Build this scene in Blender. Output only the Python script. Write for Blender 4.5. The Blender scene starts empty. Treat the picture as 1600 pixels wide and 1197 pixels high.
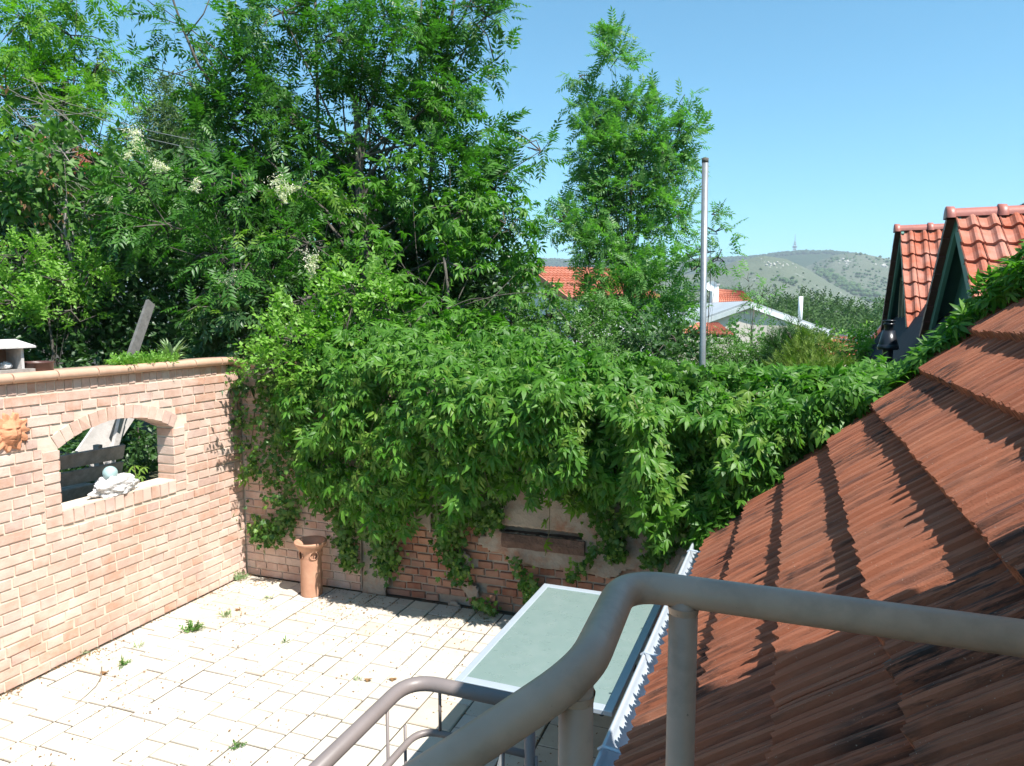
import bpy, math, random
import numpy as np
from math import sin, cos, radians, atan, pi, sqrt, atan2
from mathutils import Vector, Matrix, noise as mnoise
random.seed(7)
rng = np.random.default_rng(7)
S = bpy.context.scene
COL = S.collection

# ------------------------------------------------------------------ camera, sky, sun, exposure
EYE = 2.6
PITCH = atan(103.5 / 1110.0)
cd = bpy.data.cameras.new('camera'); cam = bpy.data.objects.new('camera', cd); COL.objects.link(cam)
cam.location = (0, 0, EYE); cam.rotation_euler = (pi / 2 - PITCH, 0, 0)
cd.sensor_width = 36; cd.lens = 36 * 1110 / 1600; cd.clip_start = 0.05; cd.clip_end = 9000
S.camera = cam

B2 = radians(21.5); B1 = radians(20.0)
U2 = np.array([sin(B2), cos(B2), 0.]); W2 = np.array([cos(B2), -sin(B2), 0.])
U1 = np.array([sin(B1), cos(B1), 0.]); W1 = np.array([cos(B1), -sin(B1), 0.])
ZZ = np.array([0, 0, 1.])
SUN = -0.30 * U2 + 0.62 * W2 + ZZ
SUN = SUN / np.linalg.norm(SUN)
sun_el = math.asin(SUN[2])
world = bpy.data.worlds.new('World'); S.world = world; world.use_nodes = True
nt = world.node_tree; bg = nt.nodes['Background']
sky = nt.nodes.new('ShaderNodeTexSky'); sky.sky_type = 'NISHITA'; sky.sun_disc = False
sky.sun_elevation = sun_el; sky.sun_rotation = atan2(SUN[0], SUN[1])
sky.altitude = 250; sky.air_density = 1.0; sky.dust_density = 0.3; sky.ozone_density = 1.4
tint = nt.nodes.new('ShaderNodeMix'); tint.data_type = 'RGBA'; tint.blend_type = 'MULTIPLY'; tint.inputs[0].default_value = 1; tint.inputs[7].default_value = (.46, 1.08, 1.16, 1)
nt.links.new(sky.outputs[0], tint.inputs[6]); nt.links.new(tint.outputs[2], bg.inputs[0]); bg.inputs[1].default_value = 0.088
sd = bpy.data.lights.new('sun', 'SUN'); sun = bpy.data.objects.new('sun', sd); COL.objects.link(sun)
sd.energy = 5.0; sd.angle = radians(0.5); sd.color = (1.0, 0.965, 0.91)
sun.rotation_euler = Vector(SUN).to_track_quat('Z', 'Y').to_euler(); sun.location = (0, 0, 30)
S.view_settings.view_transform = 'Standard'; S.view_settings.look = 'None'
S.view_settings.gamma = 1.0; S.view_settings.use_curve_mapping = False
S.view_settings.exposure = 1.05
S.cycles.max_bounces = 6; S.cycles.transparent_max_bounces = 6
S.cycles.diffuse_bounces = 3; S.cycles.volume_bounces = 0

# ------------------------------------------------------------------ geometry helpers
FW = np.array([0, cos(PITCH), -sin(PITCH)]); UP = np.array([0, sin(PITCH), cos(PITCH)]); RT = np.array([1., 0, 0])
CAM = np.array([0, 0, EYE])
def ray(x, y): return FW + (x - 800) / 1110 * RT - (y - 598.5) / 1110 * UP
def at_y(x, y, Y): d = ray(x, y); return CAM + d * (Y / d[1])
def at_z(x, y, z): d = ray(x, y); return CAM + d * ((z - EYE) / d[2])
def on_plane(x, y, p, n): d = ray(x, y); return CAM + d * (np.dot(np.asarray(p) - CAM, n) / np.dot(d, n))
C0 = np.array([-2.689, 6.999, 0.])                 # the corner where the two brick walls meet
def P1(s, q, z): return C0 + U1 * s + W1 * q + ZZ * z    # wall frame
def P2(a, b, z): return U2 * a + W2 * b + ZZ * z         # house frame
def nrm(v): v = np.asarray(v, float); return v / (np.linalg.norm(v) + 1e-9)

class MB:
    def __init__(s): s.v = []; s.f = []
    def add(s, vs, fs):
        o = len(s.v); s.v += [tuple(map(float, v)) for v in vs]; s.f += [tuple(i + o for i in f) for f in fs]
    def box(s, c, ax, ay, az, hx, hy, hz):
        c = np.asarray(c, float); ax, ay, az = map(np.asarray, (ax, ay, az))
        vs = [c + ax * hx * i + ay * hy * j + az * hz * k for k in (-1, 1) for j in (-1, 1) for i in (-1, 1)]
        s.add(vs, [(0, 2, 3, 1), (4, 5, 7, 6), (0, 1, 5, 4), (2, 6, 7, 3), (0, 4, 6, 2), (1, 3, 7, 5)])
    def tube(s, pts, r, n=10, cap=True, ref=None):
        pts = [np.asarray(p, float) for p in pts]; m = len(pts)
        rs = r if hasattr(r, '__len__') else [r] * m
        t0 = nrm(pts[1] - pts[0]); a = np.array([0, 0, 1.]) if abs(t0[2]) < .9 else np.array([1., 0, 0])
        x = nrm(np.cross(a, t0)); rings = []
        for i in range(m):
            t = nrm(pts[min(i + 1, m - 1)] - pts[max(i - 1, 0)])
            x = nrm(x - t * np.dot(x, t)); y = np.cross(t, x)
            rings.append([pts[i] + (x * cos(2 * pi * k / n) + y * sin(2 * pi * k / n)) * rs[i] for k in range(n)])
        vs = [v for R in rings for v in R]; fs = []
        for i in range(m - 1):
            for k in range(n):
                k2 = (k + 1) % n; fs.append((i * n + k, i * n + k2, (i + 1) * n + k2, (i + 1) * n + k))
        if cap: fs.append(tuple(range(n - 1, -1, -1))); fs.append(tuple((m - 1) * n + k for k in range(n)))
        s.add(vs, fs)
    def lathe(s, c, prof, n=24):
        c = np.asarray(c, float); m = len(prof)
        vs = [c + np.array([r * cos(2 * pi * k / n), r * sin(2 * pi * k / n), z]) for r, z in prof for k in range(n)]
        fs = [(i * n + k, i * n + (k + 1) % n, (i + 1) * n + (k + 1) % n, (i + 1) * n + k) for i in range(m - 1) for k in range(n)]
        s.add(vs, fs)
    def build(s, name, mat, parent=None, smooth=False, kind=None):
        me = bpy.data.meshes.new(name)
        off = np.array(parent.location) if parent is not None else np.zeros(3)
        p = parent.parent if parent is not None else None
        while p is not None: off = off + np.array(p.location); p = p.parent
        me.from_pydata([tuple(np.array(v) - off) for v in s.v], [], s.f)
        if smooth: me.polygons.foreach_set('use_smooth', [True] * len(me.polygons))
        me.update()
        if mat: me.materials.append(mat)
        o = bpy.data.objects.new(name, me); COL.objects.link(o); o.parent = parent
        if kind: o['kind'] = kind
        return o
def np_mesh(name, V, F, mat, smooth=False):
    me = bpy.data.meshes.new(name); V = np.asarray(V, np.float32); F = np.asarray(F, np.int32)
    n, k = F.shape
    me.vertices.add(len(V)); me.vertices.foreach_set('co', V.ravel())
    me.loops.add(n * k); me.loops.foreach_set('vertex_index', F.ravel())
    me.polygons.add(n); me.polygons.foreach_set('loop_start', np.arange(0, n * k, k, dtype=np.int32))
    me.update(calc_edges=True)
    if smooth: me.polygons.foreach_set('use_smooth', np.ones(n, bool))
    if mat: me.materials.append(mat)
    return me
def thing(name, label, cat, loc=(0, 0, 0), group=None):
    o = bpy.data.objects.new(name, None); COL.objects.link(o); o.location = tuple(map(float, loc)); o.empty_display_size = .1
    o['label'] = label; o['category'] = cat
    if group: o['group'] = group
    return o
def tag(o, label=None, cat=None, group=None, kind=None):
    for k, v in (('label', label), ('category', cat), ('group', group), ('kind', kind)):
        if v: o[k] = v
    return o
def inst(name, me, parent, M):
    o = bpy.data.objects.new(name, me); COL.objects.link(o); o.parent = parent
    L = Matrix.Translation(-Vector(parent.location)) @ M if parent is not None else M
    o.matrix_local = L
    return o
def basis(x, y, z, p, sx=1, sy=1, sz=1):
    return Matrix(((x[0] * sx, y[0] * sy, z[0] * sz, p[0]), (x[1] * sx, y[1] * sy, z[1] * sz, p[1]), (x[2] * sx, y[2] * sy, z[2] * sz, p[2]), (0, 0, 0, 1)))

# ------------------------------------------------------------------ materials
class NT:
    def __init__(s, name):
        s.m = bpy.data.materials.new(name); s.m.use_nodes = True; s.t = s.m.node_tree
        s.b = s.t.nodes['Principled BSDF']; s.o = s.t.nodes['Material Output']
    def n(s, ty, **kw):
        x = s.t.nodes.new('ShaderNode' + ty)
        for k, v in kw.items(): setattr(x, k, v)
        return x
    def l(s, a, b): s.t.links.new(a, b)
    def noise(s, vec, scale, detail=4, rough=.6):
        x = s.n('TexNoise'); x.inputs['Scale'].default_value = scale; x.inputs['Detail'].default_value = detail
        x.inputs['Roughness'].default_value = rough
        if vec is not None: s.l(vec, x.inputs['Vector'])
        return x.outputs['Fac']
    def ramp(s, fac, stops, interp='LINEAR'):
        r = s.n('ValToRGB'); r.color_ramp.interpolation = interp; e = r.color_ramp.elements
        while len(e) < len(stops): e.new(.5)
        for i, (p, c) in enumerate(stops): e[i].position = p; e[i].color = (*c, 1) if len(c) == 3 else c
        s.l(fac, r.inputs[0]); return r.outputs[0]
    def mix(s, f, a, b, mode='MIX'):
        x = s.n('Mix', data_type='RGBA', blend_type=mode)
        for sock, v in ((x.inputs[0], f), (x.inputs[6], a), (x.inputs[7], b)):
            if isinstance(v, (int, float)): sock.default_value = v
            elif isinstance(v, tuple): sock.default_value = (*v, 1)
            else: s.l(v, sock)
        return x.outputs[2]
    def math(s, op, a, b=0.):
        x = s.n('Math', operation=op)
        for sock, v in ((x.inputs[0], a), (x.inputs[1], b)):
            if isinstance(v, (int, float)): sock.default_value = v
            else: s.l(v, sock)
        return x.outputs[0]
    def bump(s, h, strength=.3, dist=.01):
        b = s.n('Bump'); b.inputs['Strength'].default_value = strength; b.inputs['Distance'].default_value = dist
        s.l(h, b.inputs['Height']); s.l(b.outputs[0], s.b.inputs['Normal']); return b
    def objvec(s, rnd=True, scale=None):
        tc = s.n('TexCoord'); v = tc.outputs['Object']
        if scale:
            mp = s.n('Mapping'); mp.inputs['Scale'].default_value = scale; s.l(v, mp.inputs[0]); v = mp.outputs[0]
        if rnd:
            oi = s.n('ObjectInfo'); va = s.n('VectorMath', operation='ADD')
            m = s.math('MULTIPLY', oi.outputs['Random'], 37.3); s.l(v, va.inputs[0]); s.l(m, va.inputs[1]); v = va.outputs[0]
        return v
def mat_simple(name, c1, c2=None, rough=.7, scale=8, bump=.15, metal=0, world_tex=False, spec=None, bdist=.01, detail=5):
    n = NT(name)
    if world_tex: g = n.n('NewGeometry'); v = g.outputs['Position']
    else: v = n.objvec()
    if c2 is None: c2 = tuple(x * .8 for x in c1)
    f = n.noise(v, scale, detail)
    n.l(n.ramp(f, [(.3, c2), (.7, c1)]), n.b.inputs['Base Color'])
    n.b.inputs['Roughness'].default_value = rough; n.b.inputs['Metallic'].default_value = metal
    if spec is not None: n.b.inputs['Specular IOR Level'].default_value = spec
    if bump: n.bump(n.noise(v, scale * 4, 4), bump, bdist)
    return n.m
def mat_brick(name, cols, dirt, scale=1., eff=.5):
    """fired clay: every brick its own tone, lime bloom, small pits"""
    n = NT(name); oi = n.n('ObjectInfo'); g = n.n('NewGeometry'); P = g.outputs['Position']
    isl = g.outputs['Random Per Island']
    r = n.math('FRACT', n.math('ADD', oi.outputs['Random'], isl))
    k = len(cols); base = n.ramp(r, [(i / k, c) for i, c in enumerate(cols)], 'CONSTANT')
    f1 = n.noise(P, 14 * scale, 6, .65); base = n.mix(n.ramp(f1, [(.35, (0,) * 3), (.75, (.7,) * 3)]), base, dirt)
    f2 = n.noise(P, 3.1, 3); base = n.mix(n.math('MULTIPLY', n.ramp(f2, [(.45, (0,) * 3), (.7, (1,) * 3)]), eff), base, tuple(min(1, x * 1.15 + .10) for x in dirt))
    f3 = n.noise(P, 90, 3); base = n.mix(n.ramp(f3, [(.25, (.5,) * 3), (.4, (0,) * 3)]), base, tuple(x * .45 for x in cols[0]))
    n.l(base, n.b.inputs['Base Color']); n.b.inputs['Roughness'].default_value = .85; n.b.inputs['Specular IOR Level'].default_value = .25
    n.bump(n.math('ADD', n.noise(P, 60, 5, .7), n.math('MULTIPLY', f1, 1.5)), .45, .006)
    return n.m
def mat_leaf(name, c1, c2, c3, trans=.35, rough=.42, spec=.45):
    n = NT(name); g = n.n('NewGeometry'); oi = n.n('ObjectInfo')
    r = n.math('FRACT', n.math('ADD', oi.outputs['Random'], g.outputs['Random Per Island']))
    col = n.ramp(r, [(0, c1), (.55, c2), (1, c3)])
    f = n.noise(g.outputs['Position'], 1.3, 3)
    col = n.mix(n.ramp(f, [(.35, (0,) * 3), (.7, (.45,) * 3)]), col, c3)
    fine = n.noise(g.outputs['Position'], 45, 2)
    col = n.mix(n.ramp(fine, [(.3, (.35,) * 3), (.6, (0,) * 3)]), col, tuple(x * .6 for x in c1))
    n.l(col, n.b.inputs['Base Color']); n.b.inputs['Roughness'].default_value = rough
    n.b.inputs['Specular IOR Level'].default_value = spec
    t = n.n('BsdfTranslucent'); tc = n.mix(1.0, col, (1.2, 1.75, .5), 'MULTIPLY'); n.l(tc, t.inputs[0])
    ms = n.n('MixShader'); ms.inputs[0].default_value = trans
    n.l(n.b.outputs[0], ms.inputs[1]); n.l(t.outputs[0], ms.inputs[2]); n.l(ms.outputs[0], n.o.inputs[0])
    return n.m
M = {}
M['brick'] = mat_brick('pink_brick', [(.50, .31, .235), (.52, .335, .255), (.485, .285, .205), (.555, .385, .305), (.465, .305, .25), (.53, .335, .25), (.49, .265, .18), (.57, .42, .34), (.515, .34, .27)], (.60, .44, .36), eff=.55)
M['old_brick'] = mat_brick('old_brick', [(.32, .125, .075), (.37, .155, .09), (.28, .10, .06), (.40, .19, .12), (.30, .15, .11)], (.36, .22, .15), eff=.35)
M['mortar'] = mat_simple('mortar', (.68, .58, .47), (.56, .46, .36), .95, 9, .5, world_tex=True, spec=.1, bdist=.006)
M['coping'] = mat_simple('clay_coping', (.56, .36, .25), (.46, .27, .18), .7, 6, .25, world_tex=True)
M['mask'] = mat_simple('orange_terracotta', (.60, .27, .14), (.54, .22, .11), .8, 12, .2, world_tex=True)
M['terra'] = mat_simple('terracotta', (.50, .28, .18), (.42, .21, .13), .75, 12, .2, world_tex=True)
M['plaster'] = mat_simple('old_plaster', (.40, .345, .285), (.28, .235, .19), .95, 3.2, .9, world_tex=True, spec=.1, bdist=.02)
_m = M['plaster']; _t = _m.node_tree; _b = _t.nodes['Principled BSDF']; _c = _b.inputs['Base Color'].links[0].from_socket
_g = _t.nodes.new('ShaderNodeNewGeometry'); _n = _t.nodes.new('ShaderNodeTexNoise'); _n.inputs['Scale'].default_value = 4.5; _n.inputs['Detail'].default_value = 7; _n.inputs['Roughness'].default_value = .7; _t.links.new(_g.outputs['Position'], _n.inputs['Vector'])
_r = _t.nodes.new('ShaderNodeValToRGB'); _r.color_ramp.elements[0].position = .50; _r.color_ramp.elements[1].position = .64; _r.color_ramp.elements[1].color = (.85, .85, .85, 1); _t.links.new(_n.outputs['Fac'], _r.inputs[0])
_x = _t.nodes.new('ShaderNodeMix'); _x.data_type = 'RGBA'; _t.links.new(_r.outputs[0], _x.inputs[0]); _t.links.new(_c, _x.inputs[6]); _x.inputs[7].default_value = (.31, .17, .115, 1); _t.links.new(_x.outputs[2], _b.inputs['Base Color'])
M['joint'] = mat_simple('paving_joint', (.13, .105, .075), (.06, .05, .036), .95, 20, .3, world_tex=True)
n = NT('paver'); oi = n.n('ObjectInfo'); g = n.n('NewGeometry'); P = g.outputs['Position']
r = n.math('FRACT', n.math('ADD', oi.outputs['Random'], g.outputs['Random Per Island']))
base = n.ramp(r, [(0, (.55, .50, .43)), (.3, (.60, .54, .43)), (.6, (.53, .50, .45)), (1, (.56, .47, .36))])
base = n.mix(n.ramp(n.noise(P, 5, 6), [(.4, (0,) * 3), (.8, (.6,) * 3)]), base, (.40, .33, .26))
base = n.mix(n.ramp(n.noise(P, 34, 5, .7), [(.62, (0,) * 3), (.72, (.55,) * 3)]), base, (.26, .21, .16))
n.l(base, n.b.inputs['Base Color']); n.b.inputs['Roughness'].default_value = .85; n.bump(n.noise(P, 70, 4), .3, .004); M['paver'] = n.m
# roof tile, ribs run along local Y
n = NT('roof_tile'); v = n.objvec(True, (1, .16, 1)); g = n.n('NewGeometry'); P = g.outputs['Position']; oi = n.n('ObjectInfo')
base = n.ramp(oi.outputs['Random'], [(0, (.28, .088, .044)), (.35, (.32, .108, .054)), (.7, (.25, .078, .040)), (1, (.29, .115, .064))])
base = n.mix(n.ramp(n.noise(v, 26, 5, .65), [(.42, (0,) * 3), (.72, (.5,) * 3)]), base, (.37, .165, .10))
base = n.mix(n.ramp(n.noise(v, 12, 5, .65), [(.52, (0,) * 3), (.68, (.85,) * 3)]), base, (.10, .045, .033))
m2 = n.math('MULTIPLY', n.ramp(n.noise(P, 1.7, 4, .6), [(.52, (0,) * 3), (.66, (1,) * 3)]), n.ramp(n.noise(v, 30, 5, .75), [(.45, (0,) * 3), (.56, (.95,) * 3)]))
base = n.mix(m2, base, (.022, .018, .016))
base = n.mix(n.ramp(n.noise(P, 150, 2), [(.70, (0,) * 3), (.74, (.7,) * 3)]), base, (.42, .34, .27))
n.l(base, n.b.inputs['Base Color']); n.b.inputs['Roughness'].default_value = .72; n.b.inputs['Specular IOR Level'].default_value = .3
n.bump(n.math('ADD', n.noise(P, 160, 4, .7), n.noise(v, 60, 3)), .5, .004); M['tile'] = n.m
M['pantile'] = mat_brick('orange_pantile', [(.40, .105, .055), (.36, .09, .045), (.43, .125, .07), (.33, .085, .045), (.39, .12, .07)], (.38, .18, .13), eff=.5)
M['far_tile'] = mat_brick('far_roof_tile', [(.45, .13, .07), (.40, .11, .06), (.50, .17, .10), (.36, .10, .06)], (.40, .18, .12), eff=.3)
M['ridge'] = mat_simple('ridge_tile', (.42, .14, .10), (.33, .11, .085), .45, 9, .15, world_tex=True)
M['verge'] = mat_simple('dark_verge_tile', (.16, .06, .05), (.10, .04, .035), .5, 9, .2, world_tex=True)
M['darkroof'] = mat_simple('dark_ribbed_tile', (.075, .045, .048), (.045, .032, .038), .7, 10, .2, spec=.2, world_tex=True)
M['lead'] = mat_simple('shade_toned_lead', (.035, .042, .055), (.025, .03, .04), .8, 6, .1, metal=.0, spec=.15)
M['green'] = mat_simple('green_paint', (.13, .26, .21), (.11, .22, .18), .55, 6, .1, world_tex=True)
M['darkgreen'] = mat_simple('green_render', (.055, .14, .115), (.045, .12, .10), .8, 6, .2, world_tex=True)
M['frame_wood'] = mat_simple('window_wood', (.32, .26, .15), (.22, .17, .10), .6, 14, .2)
M['glass'] = mat_simple('window_glass', (.03, .035, .035), None, .08, 3, 0, spec=.6)
M['black'] = mat_simple('black_enamel', (.018, .02, .026), (.012, .014, .018), .3, 8, .05)
M['rail'] = mat_simple('rail_paint', (.50, .33, .24), (.41, .265, .19), .42, 7, .12, world_tex=True, bdist=.001)
_m = M['rail']; _t = _m.node_tree; _b = _t.nodes['Principled BSDF']; _c = _b.inputs['Base Color'].links[0].from_socket
_g = _t.nodes.new('ShaderNodeNewGeometry')
for _sc, _lo, _hi, _cc, _k in ((70, .70, .73, (.12, .075, .05), .8), (11, .50, .80, (.24, .17, .125), .7)):
    _n = _t.nodes.new('ShaderNodeTexNoise'); _n.inputs['Scale'].default_value = _sc; _n.inputs['Detail'].default_value = 6; _n.inputs['Roughness'].default_value = .65; _t.links.new(_g.outputs['Position'], _n.inputs['Vector'])
    _r = _t.nodes.new('ShaderNodeValToRGB'); _r.color_ramp.elements[0].position = _lo; _r.color_ramp.elements[1].position = _hi; _r.color_ramp.elements[1].color = (_k, _k, _k, 1); _t.links.new(_n.outputs['Fac'], _r.inputs[0])
    _x = _t.nodes.new('ShaderNodeMix'); _x.data_type = 'RGBA'; _t.links.new(_r.outputs[0], _x.inputs[0]); _t.links.new(_c, _x.inputs[6]); _x.inputs[7].default_value = (*_cc, 1); _c = _x.outputs[2]
_t.links.new(_c, _b.inputs['Base Color'])
M['rail2'] = mat_simple('lower_rail_paint', (.21, .175, .165), (.18, .15, .14), .45, 7, .12, world_tex=True, bdist=.001)
M['gutter'] = mat_simple('zinc_gutter', (.52, .57, .62), (.46, .51, .56), .38, 7, .06, metal=.25)
M['zinc'] = mat_simple('galvanised_pole', (.31, .32, .32), (.24, .25, .26), .4, 16, .08, metal=.45)
M['alu'] = mat_simple('table_aluminium', (.50, .55, .60), (.46, .51, .56), .4, 12, .04, metal=.35)
M['darkmetal'] = mat_simple('dark_table_metal', (.05, .055, .06), None, .5, 12, .05)
n = NT('frosted_glass'); g = n.n('NewGeometry'); P = g.outputs['Position']
base = n.mix(n.ramp(n.noise(P, 9, 6, .75), [(.45, (0,) * 3), (.8, (.6,) * 3)]), (.20, .27, .25), (.28, .335, .315))
base = n.mix(n.ramp(n.noise(P, 38, 6, .8), [(.66, (0,) * 3), (.75, (.45,) * 3)]), base, (.62, .68, .66))
n.l(base, n.b.inputs['Base Color']); n.l(n.ramp(n.noise(P, 12, 4), [(.3, (.22,) * 3), (.8, (.45,) * 3)]), n.b.inputs['Roughness'])
n.b.inputs['Specular IOR Level'].default_value = .5
n.b.inputs['Transmission Weight'].default_value = .15; M['frost'] = n.m
M['rock'] = mat_simple('white_limestone', (.78, .75, .73), (.60, .55, .52), .9, 18, .9, bdist=.02)
M['ball'] = mat_simple('pale_glass_ball', (.42, .56, .56), (.30, .42, .40), .15, 22, .05)
M['oldwood'] = mat_simple('weathered_wood', (.34, .31, .28), (.20, .18, .16), .85, 16, .4)
M['shadewood'] = mat_simple('shade_darkened_wood', (.15, .14, .13), (.09, .085, .08), .9, 16, .4)  # weathered wood with shade put into its colour
M['palewood'] = mat_simple('pale_board', (.62, .58, .55), (.45, .42, .40), .8, 9, .4)
M['beamwood'] = mat_simple('rotten_beam', (.20, .12, .09), (.09, .055, .04), .9, 9, .9, bdist=.02)
M['brownpot'] = mat_simple('brown_glazed', (.10, .045, .035), (.08, .035, .028), .35, 8, .1)
M['white'] = mat_simple('white_wall', (.72, .72, .70), (.64, .64, .62), .9, 2, .1, world_tex=True)
M['cream'] = mat_simple('cream_wall', (.66, .58, .50), (.60, .52, .45), .9, 1.5, .1, world_tex=True)
M['greyroof'] = mat_simple('grey_sheet_roof', (.40, .42, .43), (.34, .36, .37), .5, 1.5, .05, world_tex=True)
M['whitemetal'] = mat_simple('white_metal', (.75, .76, .76), None, .5, 5, 0)
M['soil'] = mat_simple('garden_soil', (.07, .075, .035), (.04, .035, .02), .95, 5, .6, world_tex=True, bdist=.03)
M['stem'] = mat_simple('green_stem', (.16, .15, .06), (.12, .09, .04), .8, 20, .2)
M['bark'] = mat_simple('bark', (.12, .105, .085), (.06, .05, .04), .95, 18, .6, world_tex=True)
M['twig'] = mat_simple('pale_dead_twig', (.30, .27, .24), (.18, .155, .135), .9, 20, .2)
M['deadleaf'] = mat_leaf('dead_leaf', (.24, .12, .06), (.30, .17, .08), (.18, .09, .045), .2, .7, .2)
M['flower'] = mat_leaf('cream_flower', (.74, .68, .54), (.80, .76, .64), (.70, .64, .50), .25, .8, .1)
M['creeper'] = mat_leaf('creeper_leaf', (.040, .130, .014), (.070, .195, .020), (.135, .285, .036), .36, .45, .30)
M['creeper_new_sunlit'] = mat_leaf('young_and_sunlit_leaf', (.16, .27, .035), (.20, .32, .05), (.14, .25, .04), .4, .45, .35)  # young leaf colour, also used where vine and ivy should look sunlit
M['ivy'] = mat_leaf('ivy_leaf', (.036, .105, .016), (.058, .150, .022), (.125, .235, .036), .28, .40, .38)
M['ash'] = mat_leaf('ash_leaf', (.034, .110, .018), (.056, .160, .025), (.10, .235, .036), .36, .42, .36)
M['ash_light'] = mat_leaf('young_ash_leaf', (.085, .215, .055), (.115, .255, .065), (.17, .31, .085), .42, .44, .4)
M['ash_left'] = mat_leaf('left_tree_leaf', (.085, .21, .018), (.12, .27, .024), (.18, .33, .03), .42, .5, .3)
M['shrub_light'] = mat_leaf('light_shrub_leaf', (.12, .26, .03), (.165, .33, .04), (.21, .37, .065), .35, .45, .4)
M['shrub_mid'] = mat_leaf('mid_shrub_leaf', (.060, .155, .030), (.085, .195, .038), (.13, .24, .05), .3, .5, .35)
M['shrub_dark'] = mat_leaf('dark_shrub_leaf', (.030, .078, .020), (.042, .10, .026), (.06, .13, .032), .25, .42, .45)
M['pale'] = mat_leaf('pale_tree_leaf', (.10, .15, .075), (.14, .19, .10), (.12, .19, .075), .3, .6, .2)
M['conifer'] = mat_leaf('conifer_spray', (.075, .15, .03), (.12, .20, .035), (.19, .26, .045), .25, .6, .2)
M['conifer_dark'] = mat_leaf('dark_conifer_spray', (.035, .09, .03), (.05, .12, .035), (.07, .15, .04), .2, .6, .2)
M['rosette'] = mat_leaf('rosette_leaf', (.22, .30, .16), (.28, .36, .20), (.25, .33, .15), .2, .7, .2)
M['hill_wood'] = mat_leaf('hill_wood_leaf', (.014, .036, .016), (.020, .046, .018), (.028, .058, .022), .1, .8, .1)
M['far_wood'] = mat_leaf('far_wood_leaf', (.040, .085, .026), (.055, .11, .032), (.08, .14, .04), .2, .7, .15)

# ------------------------------------------------------------------ ground, terrain, hills
def gz(x, y):
    r = np.hypot(x, y)
    return np.interp(r, [0, 11, 16, 40, 90, 250, 700, 1200, 6000], [-.06, -.06, -1.2, -6, -14, -26, -34, -30, -30])
rs = np.concatenate([np.linspace(0.5, 16, 14), np.geomspace(18, 6500, 60)])
ts = np.linspace(0, 2 * pi, 97)[:-1]
V = []; F = []
for i, r in enumerate(rs):
    for t in ts:
        x, y = r * sin(t), r * cos(t); z = float(gz(x, y))
        if r > 30: z += mnoise.noise(Vector((x / 60, y / 60, 1))) * min(5, r * .03)
        V.append((x, y, z))
nt_ = len(ts)
for i in range(len(rs) - 1):
    for k in range(nt_): F.append((i * nt_ + k, i * nt_ + (k + 1) % nt_, (i + 1) * nt_ + (k + 1) % nt_, (i + 1) * nt_ + k))
V.append((0, 0, -.06)); 
n = NT('valley_ground'); P = n.n('NewGeometry').outputs['Position']
n.l(n.ramp(n.noise(P, .05, 8, .7), [(.35, (.045, .075, .022)), (.65, (.11, .13, .05))]), n.b.inputs['Base Color']); n.b.inputs['Roughness'].default_value = 1
M['valley'] = n.m
g = bpy.data.objects.new('ground', np_mesh('ground', V, F, M['valley'], True)); COL.objects.link(g); g['kind'] = 'structure'

def hill_mat(name, grass1, grass2, rock, bush, fb, rockp):
    n = NT(name); P = n.n('NewGeometry').outputs['Position']
    base = n.ramp(n.noise(P, .006, 6, .6), [(.3, grass1), (.7, grass2)])
    base = n.mix(n.ramp(n.noise(P, .03, 8, .75), [(rockp, (0,) * 3), (rockp + .05, (.8,) * 3)]), base, rock)
    base = n.mix(n.ramp(n.noise(P, .06, 8, .8), [(fb, (0,) * 3), (fb + .06, (.75,) * 3)]), base, bush)
    n.l(base, n.b.inputs['Base Color']); n.b.inputs['Roughness'].default_value = 1; n.b.inputs['Specular IOR Level'].default_value = 0
    n.bump(n.noise(P, .05, 8, .8), 1.0, 6)
    return n.m
def elev(y): return (495.0 - y) / 1110.0
def hill(name, pts, Rc, Rn, mat, amp=6, nr=40):
    """a real hillside: crest line along azimuth at distance Rc, falling toward the valley at Rn"""
    xs = [p[0] for p in pts]; ys = [p[1] for p in pts]
    az = np.linspace(min(xs), max(xs), 150); V = []; F = []
    for i, x in enumerate(az):
        d = ray(x, 495); th = atan2(d[0], d[1]); yc = np.interp(x, xs, ys)
        zc = EYE + elev(yc) * Rc * cos(th)
        for j in range(nr + 14):
            t = j / nr
            if t <= 1: R = Rn + (Rc - Rn) * t; z = -34 + (zc + 34) * (sin(pi / 2 * t) ** 1.15)
            else: R = Rc + (t - 1) * (Rc - Rn) * 1.6; z = zc - (zc + 40) * min(1, ((t - 1) / .35)) ** 1.4
            X, Y = R * sin(th), R * cos(th)
            nz = mnoise.fractal(Vector((X / 260, Y / 260, 3.3)), 1.0, 2.0, 5) * amp * 3 * min(1, 1.6 * sin(pi * min(t, 1) * .93))
            V.append((X, Y, z + nz))
    m = nr + 14
    for i in range(len(az) - 1):
        for j in range(m - 1): F.append((i * m + j, (i + 1) * m + j, (i + 1) * m + j + 1, i * m + j + 1))
    o = bpy.data.objects.new(name, np_mesh(name, V, F, mat, True)); COL.objects.link(o); o['kind'] = 'structure'
    return np.array(V).reshape(len(az), m, 3)
hm_forest = hill_mat('forest_hill', (.025, .05, .022), (.035, .06, .025), (.14, .13, .08), (.03, .05, .02), .5, .8)
hm_grass = hill_mat('steppe_hill', (.145, .165, .115), (.115, .14, .09), (.38, .37, .34), (.055, .075, .03), .60, .60)
hm_grass2 = hill_mat('steppe_hill_far', (.14, .155, .11), (.115, .135, .09), (.36, .35, .32), (.055, .075, .03), .55, .62)
HB = hill('hill', [(-500, 448), (0, 448), (300, 453), (500, 448), (700, 438), (840, 412), (960, 416), (1060, 415), (1110, 410), (1160, 408), (1205, 403), (1241, 399), (1290, 400), (1335, 405), (1380, 414), (1500, 438), (1800, 475)], 2700, 1500, hm_forest, 3)
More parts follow.
